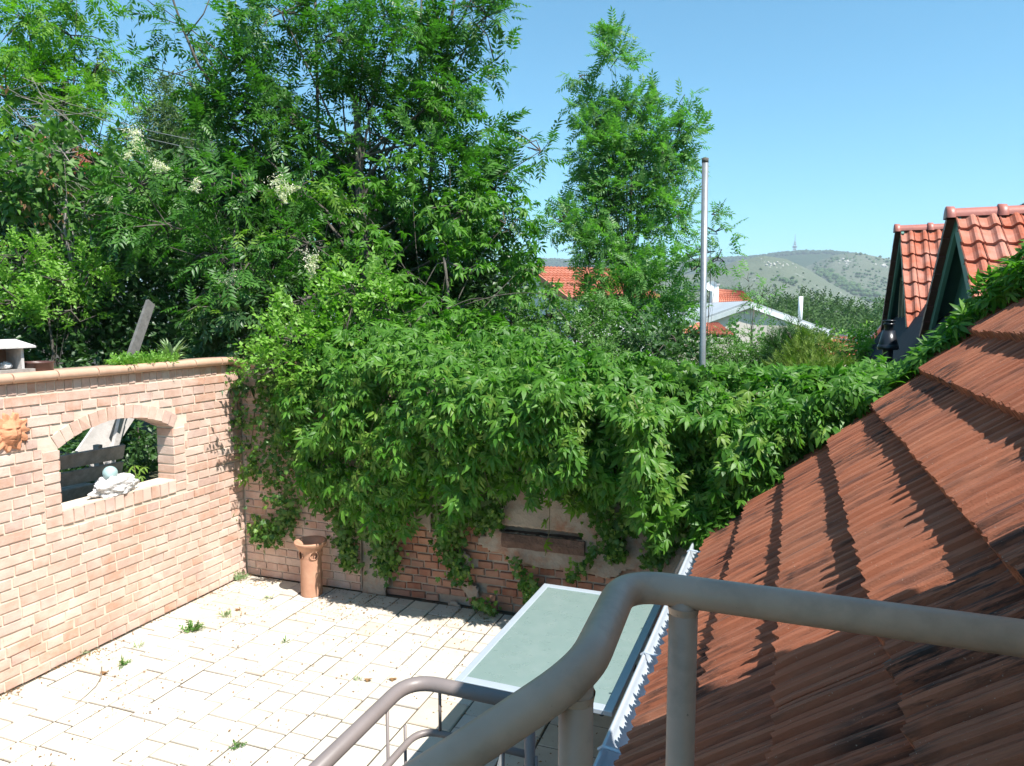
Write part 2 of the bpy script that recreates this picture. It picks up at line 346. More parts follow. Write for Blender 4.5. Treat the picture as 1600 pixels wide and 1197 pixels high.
HR = hill('hill', [(1180, 470), (1230, 432), (1265, 421), (1300, 408), (1335, 405), (1390, 414), (1450, 420), (1600, 446), (1800, 474)], 1900, 1050, hm_grass2, 6)
HL = hill('hill', [(700, 480), (840, 455), (980, 440), (1060, 432), (1110, 428), (1150, 409), (1190, 405), (1225, 409), (1262, 425), (1300, 448), (1340, 468), (1400, 487), (1500, 494)], 1350, 750, hm_grass, 6)

def blob_tmpl():
    t = (1 + 5 ** .5) / 2
    v = np.array([(-1, t, 0), (1, t, 0), (-1, -t, 0), (1, -t, 0), (0, -1, t), (0, 1, t), (0, -1, -t), (0, 1, -t), (t, 0, -1), (t, 0, 1), (-t, 0, -1), (-t, 0, 1)]) / 1.9
    f = [(0, 11, 5), (0, 5, 1), (0, 1, 7), (0, 7, 10), (0, 10, 11), (1, 5, 9), (5, 11, 4), (11, 10, 2), (10, 7, 6), (7, 1, 8), (3, 9, 4), (3, 4, 2), (3, 2, 6), (3, 6, 8), (3, 8, 9), (4, 9, 5), (2, 4, 11), (6, 2, 10), (8, 6, 7), (9, 8, 1)]
    return v, np.array(f)
def blobs(name, pts, sizes, mat):
    v, f = blob_tmpl(); V = []; F = []
    for i, (p, s) in enumerate(zip(pts, sizes)):
        w = v * (1 + rng.uniform(-.25, .25, v.shape)) * s * np.array([1, 1, .9]); V.append(w + p); F.append(f + i * 12)
    o = bpy.data.objects.new(name, np_mesh(name, np.concatenate(V), np.concatenate(F), mat, False)); COL.objects.link(o); return o
def hpt(H, i, j):  # random interpolated hill point
    i0, j0 = int(i), int(j); a, b = i - i0, j - j0
    return (H[i0, j0] * (1 - a) * (1 - b) + H[i0 + 1, j0] * a * (1 - b) + H[i0, j0 + 1] * (1 - a) * b + H[i0 + 1, j0 + 1] * a * b)
pts = []; sz = []
for k in range(6500):
    p = hpt(HB, rng.uniform(4, 140), rng.uniform(27, 42)); pts.append(p + ZZ * 2); sz.append(rng.uniform(6, 10))
tag(blobs('hill_forest', pts, sz, M['hill_wood']), 'dark forest covering the crest of the farthest hill', 'forest', kind='stuff')
pts = []; sz = []
def line_bushes(H, path, n, spread, s0, s1):
    for k in range(n):
        t = rng.uniform(0, len(path) - 1.001); i = int(t); f = t - i
        x = path[i][0] * (1 - f) + path[i + 1][0] * f + rng.normal() * spread; y = path[i][1] * (1 - f) + path[i + 1][1] * f + rng.normal() * spread * .6
        # nearest hill vertex by screen position
        Q = H[:, :40].reshape(-1, 3); d = Q - CAM; zz = d @ FW
        px = 800 + 1110 * (d @ RT) / zz; py = 598.5 - 1110 * (d @ UP) / zz
        j = np.argmin((px - x) ** 2 + (py - y) ** 2); pts.append(Q[j] + rng.uniform(-8, 8, 3) * np.array([1, 1, .1])); sz.append(rng.uniform(s0, s1))
line_bushes(HR, [(1280, 424), (1300, 432), (1320, 445), (1345, 458), (1370, 470)], 260, 4, 3, 6)
line_bushes(HR, [(1330, 420), (1360, 440), (1385, 455)], 160, 12, 1.5, 3.5)
line_bushes(HR, [(1270, 415), (1330, 400), (1385, 408)], 130, 5, 2, 4)
line_bushes(HL, [(1212, 436), (1240, 440)], 60, 2, 2, 3.6)
line_bushes(HL, [(1180, 430), (1260, 450), (1330, 475)], 110, 14, 1, 2.2)
line_bushes(HL, [(1080, 445), (1120, 452), (1160, 462)], 130, 6, 3, 5)
tag(blobs('hill_bushes', pts, sz, M['far_wood']), 'scattered scrub bushes growing along the grassy hillsides', 'bushes', kind='stuff')
pts = []; sz = []
line_bushes(HR, [(1315, 405), (1330, 410)], 30, 4, 1.5, 3); line_bushes(HR, [(1375, 413), (1392, 418)], 30, 2, 1.5, 3.5); line_bushes(HL, [(1190, 412), (1245, 416)], 40, 5, 1, 2.2)
M['outcrop'] = mat_simple('limestone_outcrop', (.50, .47, .42), (.38, .35, .30), .95, .2, .3, world_tex=True)
tag(blobs('hill_rocks', pts, sz, M['outcrop']), 'pale limestone outcrops near the top of the grassy hills', 'rocks', kind='stuff')
# two lone trees on the right crest
for x, y, s in ((1372, 400, 5.5), (1382, 403, 4.0)):
    p = at_y(x, y + 6, 1900 * .9); o = blobs('tree', [p + rng.normal(size=3) * 1.6 for _ in range(7)], [s * .6] * 7, M['far_wood'])
    tag(o, ('larger' if s > 5 else 'smaller') + ' of two tiny lone trees on the far right hill crest', 'tree')

# television mast on the far hill
p = at_y(1241.5, 396, 2560); r = thing('television_mast', 'television mast standing on top of the far wooded hill', 'mast', p)
mb = MB()
for k, (dx, dy) in enumerate(((1, 1), (1, -1), (-1, -1), (-1, 1))):
    mb.tube([p + np.array([dx * 5, dy * 5, 0]), p + np.array([dx * 2.4, dy * 2.4, 30])], .7, 5)
for h in (6, 13, 21):
    for a_, b_ in (((1, 1), (-1, 1)), ((-1, 1), (-1, -1)), ((-1, -1), (1, -1)), ((1, -1), (1, 1))):
        w = 5 - 2.6 * h / 30; mb.tube([p + np.array([a_[0] * w, a_[1] * w, h]), p + np.array([b_[0] * w, b_[1] * w, h + 5])], .4, 4)
mb.build('lattice', M['whitemetal'], r)
for z0, rr, hh in ((12, 6, 5), (20, 8.5, 7), (30, 5, 5), (38, 4, 3)):
    mb = MB(); mb.lathe(p + ZZ * z0, [(0, 0), (rr * .8, 0), (rr, hh * .4), (rr, hh * .8), (rr * .6, hh), (0, hh)], 12); mb.build('platform', M['zinc'], r)
mb = MB(); mb.tube([p + ZZ * 30, p + ZZ * 50, p + ZZ * 68], [2.0, 1.3, .6], 6); mb.build('antenna', M['zinc'], r)
mb = MB(); mb.box(p + ZZ * 2.5, RT, np.array([0, 1, 0]), ZZ, 11, 6, 2.5); mb.build('base_building', M['whitemetal'], r)

# raised garden behind the walls (real soil, stops at the walls)
mb = MB()
for (s0, s1, q0, q1, z0, z1) in ((-3.6, 8.0, -9.0, -.17, -1.5, .95), (.27, 5.0, -.165, 3.2, -1.5, .75)):
    mb.box(P1((s0 + s1) / 2, (q0 + q1) / 2, (z0 + z1) / 2), U1, W1, ZZ, (s1 - s0) / 2, (q1 - q0) / 2, (z1 - z0) / 2)
o = mb.build('garden_ground', M['soil']); o['kind'] = 'structure'
# ------------------------------------------------------------------ piece meshes and the piece placer
def brick_mesh(name, mat, j=.02, ch=.06, seed=0):
    """unit brick: X length, Z height, Y outward with its face at y = 0"""
    r = random.Random(seed); u = lambda s: r.uniform(-s, s)
    v = []
    for y, k in ((-1, 1.0), (-.22, 1.0), (0, 1 - ch)):
        for x, z in ((-.5, -.5), (.5, -.5), (.5, .5), (-.5, .5)):
            kz = 1 - (1 - k) * 2.0; v.append((x * k + (u(j * .4) if k == 1 else u(j * .5)), y + (u(.05) if y == 0 else 0), z * kz + u(j)))
    f = [(0, 1, 5, 4), (1, 2, 6, 5), (2, 3, 7, 6), (3, 0, 4, 7), (4, 5, 9, 8), (5, 6, 10, 9), (6, 7, 11, 10), (7, 4, 8, 11), (8, 9, 10, 11)]
    me = bpy.data.meshes.new(name); me.from_pydata(v, [], f); me.materials.append(mat); return me
def place(pieces, meshes, parent, name, rest, nmax=300, vis=None, smooth=False):
    """pieces: (Matrix, mesh index); the ones that show largest become objects, the rest one joined part"""
    def key(p):
        q = np.array(p[0].translation); d = q - CAM; zz = d @ FW
        if zz <= .05: return 1e6
        x = 800 + 1110 * (d @ RT) / zz; y = 598.5 - 1110 * (d @ UP) / zz
        inside = -30 < x < 1630 and -30 < y < 1230
        return np.linalg.norm(d) + (0 if inside else 1e4) + (vis(q) if vis else 0)
    pieces = sorted(pieces, key=key)
    head = [p for p in pieces[:nmax] if key(p) < 1e4]; tail = pieces[len(head):]
    for m, i in head: inst(name, meshes[i % len(meshes)], parent, m)
    if tail:
        V = []; F = {}; o = 0; off = np.array(parent.location)
        polys = {i: [tuple(p.vertices) for p in me.polygons] for i, me in enumerate(meshes)}
        cos_ = {i: np.array([v.co for v in me.vertices]) for i, me in enumerate(meshes)}
        vs = []; fs = []
        for m, i in tail:
            i %= len(meshes); A = np.array(m); w = cos_[i] @ A[:3, :3].T + A[:3, 3] - off
            vs.append(w); fs += [tuple(k + o for k in f) for f in polys[i]]; o += len(w)
        me = bpy.data.meshes.new(rest); me.from_pydata(np.concatenate(vs).tolist(), [], fs); me.materials.append(meshes[0].materials[0])
        if smooth: me.polygons.foreach_set('use_smooth', [True] * len(me.polygons))
        ob = bpy.data.objects.new(rest, me); COL.objects.link(ob); ob.parent = parent; ob['kind'] = 'stuff'
R_ = random.Random(3)
def bmat(c, ax, out, up, L, D, Hh, tilt=.012):
    """brick matrix: c = centre of its outward face"""
    t = Matrix.Rotation(R_.uniform(-tilt, tilt), 3, Vector(out)); a = np.array(t @ Vector(ax)); u_ = np.array(t @ Vector(up))
    c = np.array(c) + np.array(out) * R_.uniform(-.0025, .0035)
    return basis(a, out, u_, c, L, D, Hh)

# ------------------------------------------------------------------ patio
patio = thing('patio', '', '', P1(-2.5, 2.3, 0)); del patio['label'], patio['category']; patio['kind'] = 'structure'
mb = MB(); mb.box(P1(-3.2, 2.5, -.029), U1, W1, ZZ, 3.3, 2.6, .0225); mb.build('joint_bed', M['joint'], patio)
pv = [brick_mesh('paver_%s' % w, M['paver'], .006, .022, 40 + i) for i, w in enumerate(('plain', 'worn', 'smooth'))]
pieces = []; q = .015; sw = [.16, .24, .235, .16, .24, .31, .16, .235]; i = 0
while q < 4.9:
    w = sw[i % 8]; s = -6.2 - R_.random() * .2
    while s < -.02:
        L = R_.choice([.16, .24, .24, .32, .235, .16])
        if s + L > -.12: L = -.015 - s
        z = R_.uniform(-.0015, .0025)
        pieces.append((bmat(P1(s + L / 2, q + w / 2, z), U1, ZZ, -W1 if 0 else W1 * -1, L - .0105, .03, w - .0105, .002), R_.randrange(3)))
        s += L
    q += w; i += 1
place(pieces, pv, patio, 'paver', 'distant_paving')

# ------------------------------------------------------------------ left brick wall with the arched opening
NA0, NA1, SILL, SPR, RISE = -1.935, -.855, 1.165, 1.625, .15
half = (NA1 - NA0) / 2; RC = (half ** 2 + RISE ** 2) / (2 * RISE); ZC = SPR + RISE - RC; NC = (NA0 + NA1) / 2; RING = .118
arch = lambda s: ZC + sqrt(max(0, RC ** 2 - (s - NC) ** 2))
TOPZ, TH = 2.14, .195
wall = thing('brick_wall', 'sunlit pink brick garden wall with an arched opening on the left of the patio', 'wall', P1(-3, -.08, 0))
mb = MB(); MF = -.0085
def wbox(s0, s1, z0, z1): mb.box(P1((s0 + s1) / 2, (MF - TH) / 2, (z0 + z1) / 2), U1, W1, ZZ, (s1 - s0) / 2, (TH + MF) / 2, (z1 - z0) / 2)
wbox(-6.5, NA0, 0, TOPZ); wbox(NA1, -.003, 0, TOPZ); wbox(NA0, NA1, 0, SILL - .012)
N = 18
for k in range(N):
    a0, a1 = NA0 + (NA1 - NA0) * k / N, NA0 + (NA1 - NA0) * (k + 1) / N
    vs = [P1(s, q, z) for s, zz in ((a0, arch(a0) + .012), (a1, arch(a1) + .012)) for q in (-TH, MF) for z in (zz, TOPZ)]
    mb.add(vs, [(0, 1, 3, 2), (4, 6, 7, 5), (0, 4, 5, 1), (2, 3, 7, 6), (0, 2, 6, 4), (1, 5, 7, 3)])
mb.build('mortar', M['mortar'], wall)
bm = [brick_mesh('brick_%s' % w, M['brick'], .035, .035, i) for i, w in enumerate(('square', 'chipped', 'worn', 'rough', 'plain'))]
pieces = []; rows = 26; ph = 2.05 / rows
def put(s0, s1, z0, z1, jt=.011):
    if s1 - s0 < .03: return
    L = s1 - s0 - jt; Hh = z1 - z0 - .012
    pieces.append((bmat(P1((s0 + s1) / 2, 0, (z0 + z1) / 2), -U1, W1, ZZ, L, .05, Hh), R_.randrange(5)))
for r in range(rows):
    z0, z1 = r * ph, (r + 1) * ph
    step = .262 if r % 2 else .131
    zone = None
    if z1 > 1.05 and z0 < SPR: zone = (NA0 - .125, NA1 + .125)
    if z0 >= SPR - .04 and z0 < ZC + RC + RING:
        hw = sqrt(max(0, (RC + RING) ** 2 - (z0 + .012 - ZC) ** 2)); zone = (NC - hw - .005, NC + hw + .005)
    s = -6.3 + (.07 if r % 2 else .0) + R_.uniform(-.02, .02)
    while s < 0:
        L = step * R_.uniform(.97, 1.03)
        if R_.random() < .06: L = .131 if step > .2 else .2
        s1 = min(s + L, -.004); segs = [(s, s1)]
        if zone: segs = [(a, b) for a, b in ((s, min(s1, zone[0])), (max(s, zone[1]), s1)) if b > a]
        for a, b in segs: put(a, b, z0, z1)
        s += L
for k in range(7):                       # jamb columns beside the opening, and their reveal faces
    z0 = 1.05 + k * .0822; z1 = z0 + .0822
    if z0 > 1.04:
        put(NA0 - .125, NA0 + .001, z0, z1, .008); put(NA1 - .001, NA1 + .125, z0, z1, .008)
    if z0 > SILL - .08:
        for s, ax, out in ((NA1, W1, -U1), (NA0, -W1, U1)):
            pieces.append((bmat(P1(s, -.0985, (z0 + z1) / 2) - out * .004 + out * .012, ax, out, ZZ, .190, .03, .067), R_.randrange(5)))
n_ = 12
for k in range(n_):                      # rowlock sill
    w = (NA1 - NA0) / n_; s = NA0 + w * (k + .5)
    pieces.append((bmat(P1(s, .004, SILL - .06), -U1, W1, ZZ, w - .011, .05, .112), R_.randrange(5)))
n_ = 15; ha = math.asin(half / RC)
for k in range(n_):                      # arch ring, bricks as deep as the wall
    t = -ha + 2 * ha * (k + .5) / n_; er = U1 * sin(t) + ZZ * cos(t); et = U1 * cos(t) - ZZ * sin(t)
    c = P1(NC, .003, ZC) + er * (RC + RING / 2)
    pieces.append((bmat(c, -et, W1, er, 2 * ha / n_ * (RC + .05) - .012, TH + .01, RING - .004, .02), R_.randrange(5)))
s = -6.3
while s < -.05:                          # soldier course under the coping
    pieces.append((bmat(P1(s + .034, -.004, 2.096), -U1, W1, ZZ, .060, .05, .078), R_.randrange(5))); s += .0705
def vis_wall(q):
    d = q - C0; z = q[2]; return 0 if (d @ W1) > -.02 else 50
place(pieces, bm, wall, 'brick', 'brickwork', vis=vis_wall)
mb = MB(); mb.box(P1(NC, -.098, SILL - .006), U1, W1, ZZ, half, .098, .006); mb.build('sill', M['mortar'], wall)
def coping_mesh(L):
    prof = []
    for k in range(9): a = -pi / 2 + pi * k / 8; prof.append((.025 + .035 * cos(a), .035 + .035 * sin(a)))
    prof += [(-.22, .064), (-.235, 0)]; m0 = 9
    mb = MB(); m = len(prof); vs = [(x, y, z) for x in (-.5, .5, -.5, .5) for y, z in prof]
    mb.add(vs, [(k, (k + 1) % m, m + (k + 1) % m, m + k) for k in range(m)] + [tuple(range(3 * m - 1, 2 * m - 1, -1)), tuple(range(3 * m, 4 * m))])
    me = bpy.data.meshes.new('coping_tile'); me.from_pydata(mb.v, [], mb.f); me.materials.append(M['coping']); me.update()
    me.polygons.foreach_set('use_smooth', [len(p.vertices) == 4 for p in me.polygons])
    return me
cm = coping_mesh(1); s = -5.9
while s < -.05:
    inst('coping_tile', cm, wall, basis(-U1, W1, ZZ, P1(s + .165, 0.0, TOPZ + R_.uniform(0, .004)), .321, 1, 1)); s += .33

# ------------------------------------------------------------------ back wall: brick pier on the left, old patched wall beyond
bw = thing('old_wall', 'old brick and plaster wall under the hanging vines at the back of the patio', 'wall', P1(.1, 3, 0))
mb = MB()
def bbox(q0, q1, s0, s1, z0, z1): mb.box(P1((s0 + s1) / 2, (q0 + q1) / 2, (z0 + z1) / 2), U1, W1, ZZ, (s1 - s0) / 2, (q1 - q0) / 2, (z1 - z0) / 2)
bbox(-.15, 1.335, .011, .26, 0, 2.1); mb.build('mortar', M['mortar'], bw)
mb = MB(); bbox(1.345, 2.70, .040, .25, 0, 2.05); bbox(2.70, 3.56, .040, .25, 0, .72); bbox(2.70, 3.56, .075, .25, .72, .80); bbox(2.70, 3.56, .040, .25, .80, 2.05); bbox(3.56, 7.2, .040, .25, 0, 2.05)
mb.build('wall_core', M['plaster'], bw)
pieces = []
for r in range(26):
    z0 = r * ph; step = .262 if r % 2 == 0 else .131; q = .004 - (R_.random() * .1)
    while q < 1.33:
        L = step; a, b = max(q, .004), min(q + L, 1.332)
        if b - a > .03: pieces.append((bmat(P1(0, (a + b) / 2, z0 + ph / 2), -W1 * -1, -U1, ZZ, b - a - .011, .05, ph - .012), R_.randrange(5)))
        q += L
place(pieces, bm, bw, 'brick', 'pier_brickwork', nmax=130)
# patched surface: where the render has fallen off the red bricks show
def plaster_here(q, z):
    v = mnoise.noise(Vector((q * 1.9, z * 2.6, 4.2))) + .5 * mnoise.noise(Vector((q * 5, z * 6, 1.2)))
    lim = .80 if q < 2.45 else (.56 if q < 3.1 else .54)
    lim += .12 * sin(q * 3.1)
    if 1.36 < q < 1.62: return True
    if q < 2.1: lim = .70; v += .05
    if z < lim - .14: return v > .62
    return v * .22 + (z - lim) > 0
obm = [brick_mesh('old_brick_%s' % w, M['old_brick'], .07, .07, 20 + i) for i, w in enumerate(('rough', 'broken', 'eroded', 'pitted', 'round'))]
pieces = []
for r in range(14):
    z0 = r * .074; q = 1.36 + (0 if r % 2 else -.07)
    while q < 5.2:
        L = R_.choice([.145, .15, .14, .29 if r % 3 == 0 else .145]) * R_.uniform(.93, 1.07); zc = z0 + .037
        if q > 1.36 and not plaster_here(q + L / 2, zc) and not (2.75 < q + L / 2 < 3.55 and zc > .60):
            pieces.append((bmat(P1(.022 + R_.uniform(-.006, .010), q + L / 2, zc + R_.uniform(-.004, .004)), W1, -U1, ZZ, L - .012, .05, .061, .03), R_.randrange(5)))
        q += L
place(pieces, obm, bw, 'brick', 'old_brickwork', nmax=170)
# plaster skin as relief
V = []; F = []; idx = {}; dq, dz = .02, .02
def pv_(i, j):
    if (i, j) not in idx:
        q = 1.35 + i * dq + (mnoise.noise(Vector((i * .7, j * .7, 9))) * .012); z = j * dz + (mnoise.noise(Vector((i * .7, j * .7, 19))) * .012 if j else 0)
        h = .012 + .010 * mnoise.noise(Vector((q * 4, z * 4, 0))) + .006 * mnoise.noise(Vector((q * 17, z * 17, 5)))
        idx[(i, j)] = len(V); V.append(P1(.022 - h - .012, q, max(z, 0)))
    return idx[(i, j)]
for i in range(int(4.2 / dq)):
    for j in range(int(2.04 / dz)):
        q, z = 1.36 + i * dq, (j + .5) * dz
        if 2.75 < q < 3.50 and .735 < z < .80: continue
        if plaster_here(q, z): F.append((pv_(i, j), pv_(i, j + 1), pv_(i + 1, j + 1), pv_(i + 1, j)))
me = bpy.data.meshes.new('plaster'); off = np.array(bw.location); me.from_pydata([tuple(v - off) for v in V], [], F); me.materials.append(M['plaster'])
me.polygons.foreach_set('use_smooth', [True] * len(F)); o = bpy.data.objects.new('plaster', me); COL.objects.link(o); o.parent = bw
sm = o.modifiers.new('thick', 'SOLIDIFY'); sm.thickness = .02; sm.offset = -1
mb = MB(); pts = []; Lb = 14           # the ragged wooden lintel
for k in range(Lb + 1):
    q = 2.78 + .74 * k / Lb; w = .062 * (1 + .12 * mnoise.noise(Vector((k * .6, 0, 0))))
    for (ds, dz_) in ((-.03, -w), (-.045, 0.), (-.03, w), (.10, w), (.10, -w)):
        pts.append(P1(-.012 + ds + .008 * mnoise.noise(Vector((k * .9, dz_ * 30, 1))), q, .675 + dz_ + .008 * mnoise.noise(Vector((k * .5, dz_ * 20, 7)))))
mb.add(pts, [(i * 5 + k, i * 5 + (k + 1) % 5, (i + 1) * 5 + (k + 1) % 5, (i + 1) * 5 + k) for i in range(Lb) for k in range(5)] + [(4, 3, 2, 1, 0), tuple(Lb * 5 + k for k in range(5))])
mb.build('wooden_lintel', M['beamwood'], bw)
cm2 = cm
s = .0
while s < 1.2:
    inst('coping_tile', cm2, bw, basis(W1, -U1, ZZ, P1(.0, s + .165, 2.105), .321, 1, 1)); s += .33

# ------------------------------------------------------------------ the tiled outbuilding on the right
RB0, RZ0, RSTEP, RRISE = -.505, 1.055, .25, .2435
def roof_z(b): return RZ0 + (b - RB0) * RRISE / RSTEP
shed = thing('tiled_outbuilding', 'low outbuilding with weathered brown ribbed roof tiles behind the railing', 'building', P2(3.3, 1, 0))
TP = radians(34.3); TL = .385; TW = .300
def tile_mesh(seed):
    r = random.Random(seed); ribs = 10; xs = []; hs = []; fy = []
    for k in range(ribs):
        j = r.uniform(-.010, .006)
        big = (1.0, .05, .22)[(k + seed) % 3]
        for t, h in ((.0, 0), (.10, 0), (.24, .85), (.5, 1), (.78, .8)):
            xs.append((k + t) / ribs); hs.append(h * (.011 + .018 * big) * r.uniform(.85, 1.1)); fy.append(j - h * .006 * big + r.uniform(-.002, .002))
    xs = [0] + xs + [.993]; hs = [0] + hs + [.004]; fy = [0] + fy + [0]; m = len(xs); v = []
    for y, w in ((0, 1), (.06, 0), (TL, 0)):
        for x, h, f in zip(xs, hs, fy): v.append((x, y + f * w, h + (-.003 if w else 0)))
    for x, h, f in zip(xs, hs, fy): v.append((x, f + .004, -.066))
    for x, h, f in zip(xs, hs, fy): v.append((x, .05, -.063))
    fs = []
    for a, b in ((0, 1), (1, 2)): fs += [(a * m + k, a * m + k + 1, b * m + k + 1, b * m + k) for k in range(m - 1)]
    fs += [(3 * m + k, 3 * m + k + 1, k + 1, k) for k in range(m - 1)] + [(4 * m + k, 4 * m + k + 1, 3 * m + k + 1, 3 * m + k) for k in range(m - 1)]
    for e, fl in ((0, 1), (m - 1, 0)):
        q_ = (3 * m + e, e, m + e, 4 * m + e); fs.append(q_ if fl else q_[::-1])
        q_ = (4 * m + e, m + e, 2 * m + e); fs.append(q_ if fl else q_[::-1])
    me = bpy.data.meshes.new('roof_tile'); me.from_pydata(v, [], fs); me.materials.append(M['tile']); return me
tm = [tile_mesh(100 + i) for i in range(7)]
tx = -U2 * -1; ty = W2 * cos(TP) + ZZ * sin(TP); tz = np.cross(ty, tx) * -1
if tz[2] < 0: tz = -tz
for i in range(9):
    b = RB0 + RSTEP * i; z = RZ0 + RRISE * i; a = 5.27 - TW
    while a > (1.06 if b < .7 else 1.9):
        o = inst('roof_tile', tm[R_.randrange(7)], shed, basis(-U2, ty, tz, P2(a + TW, b + R_.uniform(-.004, .004), z + R_.uniform(-.002, .003)), TW - .004, 1, 1) @ Matrix.Rotation(R_.uniform(-.006, .006), 4, 'Z'))
        a -= TW
mb = MB()
A0, A1 = 1.10, 5.22
top = [P2(a, b, roof_z(b) - .070) for a, b in ((A0, -.42), (A1, -.42), (A1, 1.75), (A0, 1.75))]; bot = [p - ZZ * .04 for p in top]
mb.add(top + bot, [(0, 1, 2, 3), (7, 6, 5, 4), (0, 4, 5, 1), (1, 5, 6, 2), (2, 6, 7, 3), (3, 7, 4, 0)]); mb.build('roof_deck', M['shadewood'], shed)  # deck coloured dark so gaps between the tiles look shaded
mb = MB()
vs = []
for a in (A0 + .05, A1 - .12):
    for b, z in ((-.26, -.05), (3.2, -.05), (3.2, 2.9), (1.74, roof_z(1.74) - .11), (-.26, roof_z(-.26) - .11)): vs.append(P2(a, b, z))
mb.add(vs, [(0, 1, 2, 3, 4), (9, 8, 7, 6, 5), (0, 5, 6, 1), (1, 6, 7, 2), (2, 7, 8, 3), (3, 8, 9, 4), (4, 9, 5, 0)]); mb.build('wall', M['plaster'], shed)
mb = MB(); mb.box(P2((A0 + A1) / 2, -.425, .985), U2, W2, ZZ, (A1 - A0) / 2, .012, .07); mb.build('fascia_board', M['darkmetal'], shed)
# gutter
gb, gz_ = -.535, .985
mb = MB(); ring = []; G0, G1 = 1.2, 5.35; n_ = 12
prof = [(-.078, .006), (-.070, .012), (-.064, .004)] + [(-.064 * cos(pi * k / n_), -.064 * sin(pi * k / n_)) for k in range(1, n_)] + [(.064, .02)]
vs = []
for a, dz_ in ((G0, .0), (G1, .012)):
    for x, z in prof: vs.append(P2(a, gb + x, gz_ + z + dz_))
    for x, z in prof: vs.append(P2(a, gb + x * 1.04, gz_ + z - .004 + dz_))
m = len(prof)
mb.add(vs, [(k, k + 1, 2 * m + k + 1, 2 * m + k) for k in range(m - 1)] + [(m + k, 3 * m + k, 3 * m + k + 1, m + k + 1) for k in range(m - 1)])
gt = mb.build('gutter', M['gutter'], shed, True)
for a in (2.45, 3.25, 4.05, 4.85):
    mb = MB(); mb.tube([P2(a, gb - .085, gz_ + .012), P2(a, gb - .068, gz_ + .028), P2(a, gb, gz_ + .02), P2(a, gb + .075, gz_ + .03)], .006, 6); mb.build('bracket', M['gutter'], gt)
mb = MB(); pr = [P2(G1 - .35, gb - .02, gz_ - .06), P2(G1 - .30, gb - .12, gz_ - .10), P2(G1 - .22, gb - .2, gz_ - .28), P2(G1 - .1, gb - .22, gz_ - .5), P2(G1 - .1, gb - .22, .0)]
mb.tube(pr, .03, 10); mb.build('downpipe', M['zinc'], shed, True)

# ------------------------------------------------------------------ the house the photograph is taken from (unseen right of the camera, shaped to shade the roof)
hs = thing('house', 'unseen house beside the railing landing, right of the view, shaped to shade the tiled roof', 'building', P2(-1.5, 3.3, 0))
def prism(fp, z0, z1):
    mb = MB(); m = len(fp); mb.add([P2(a, b, z) for z in (z0, z1) for a, b in fp], [tuple(range(m - 1, -1, -1)), tuple(range(m, 2 * m))] + [(k, (k + 1) % m, m + (k + 1) % m, m + k) for k in range(m)]); return mb
FP = [(-5, .75), (1.87, .75), (1.87, .87), (-.52, 5.75), (-5, 5.75)]  # end wall slanted along the sun to place the shadow edge on the tiles
prism(FP, -.05, 4.12).build('wall', M['cream'], hs); prism([(a + .0 * b, b) for a, b in FP], 4.12, 4.24).build('roof', M['far_tile'], hs)
mb = MB(); mb.box(P2(.15, .2, 1.0), U2, W2, ZZ, 1.14, .54, .1); mb.build('landing', M['mortar'], hs)
for k in range(5):
    mb = MB(); mb.box(P2(.45 - .0 * k, -.49 - .27 * k, (.92 - .17 * k) / 2), U2, W2, ZZ, .42, .134, (.92 - .17 * k) / 2); mb.build('step', M['mortar'], hs)
mb = MB(); mb.box(P2(1.2, -1.55, .12), U2, W2, ZZ, 1.05, .25, .12); mb.box(P2(1.6, -.85, .12), U2, W2, ZZ, .65, .44, .118)
mb.build('lower_landing', M['mortar'], hs)

# ------------------------------------------------------------------ railings
def bend(pts, r, n=6):
    out = [np.array(pts[0])]
    for i in range(1, len(pts) - 1):
        p, a, b = np.array(pts[i]), np.array(pts[i - 1]), np.array(pts[i + 1]); da, db = nrm(a - p), nrm(b - p)
        rr = r[i - 1] if hasattr(r, '__len__') else r
        s, e = p + da * rr, p + db * rr
        for k in range(n + 1):
            t = k / n; out.append((1 - t) ** 2 * s + 2 * t * (1 - t) * p + t * t * e)
    return out + [np.array(pts[-1])]
ZR = 2.10
ur = thing('upper_railing', 'thick beige tubular handrail bending in the foreground', 'railing', P2(1.2, 0, ZR - 1))
pE = P2(1.285, .74, ZR); c1 = on_plane(975, 920, P2(1.285, 0, 0), U2); c1[2] = ZR
c2 = at_z(912, 1050, ZR - .005); c3 = at_y(700, 1192, .93); c4 = at_y(420, 1370, .95)
pathp = bend([pE, c1, c2, c3, c4], [.085, .07, .06], 8)
mb = MB(); mb.tube(pathp, .0292, 24); mb.build('handrail', M['rail'], ur, True)
p1 = on_plane(1068, 940, P2(1.285, 0, 0), U2)
pq = np.array(pathp[14])
for p, rr in ((np.array([p1[0], p1[1], ZR]), .0262), (pq - ZZ * .002, .0255)):
    mb = MB(); mb.tube([np.array([p[0], p[1], .05 if rr < .03 else 0]), np.array([p[0], p[1], p[2] - (.004 if rr < .0262 else .0)])], rr, 20); mb.build('post', M['rail'], ur, True)
    mb = MB(); mb.tube([p - ZZ * .040, p - ZZ * .034, p - ZZ * .026], [rr + .0003, rr + .0012, rr + .003], 20, False); mb.build('weld', M['rail'], ur, True)
lr = thing('lower_railing', 'lower grey-brown stair railing with a middle bar and thin balusters', 'railing', P2(2.2, -1.3, 0))
zl = 1.2
q0, q1, q2 = P2(1.2, -1.34, zl - .02), P2(2.31, -1.335, zl), P2(2.31, -.84, zl)
mb = MB(); mb.tube(bend([q0, q1, q2], .13, 8), .0275, 20); mb.build('handrail', M['rail2'], lr, True)
zm = on_plane(720, 1154, P2(2.31, 0, 0), U2)[2]
mb = MB(); mb.tube(bend([P2(1.2, -1.30, zm - .02), P2(2.31, -1.295, zm), P2(2.31, -.84, zm)], .10, 8), .0135, 12); mb.build('middle_bar', M['rail2'], lr, True)
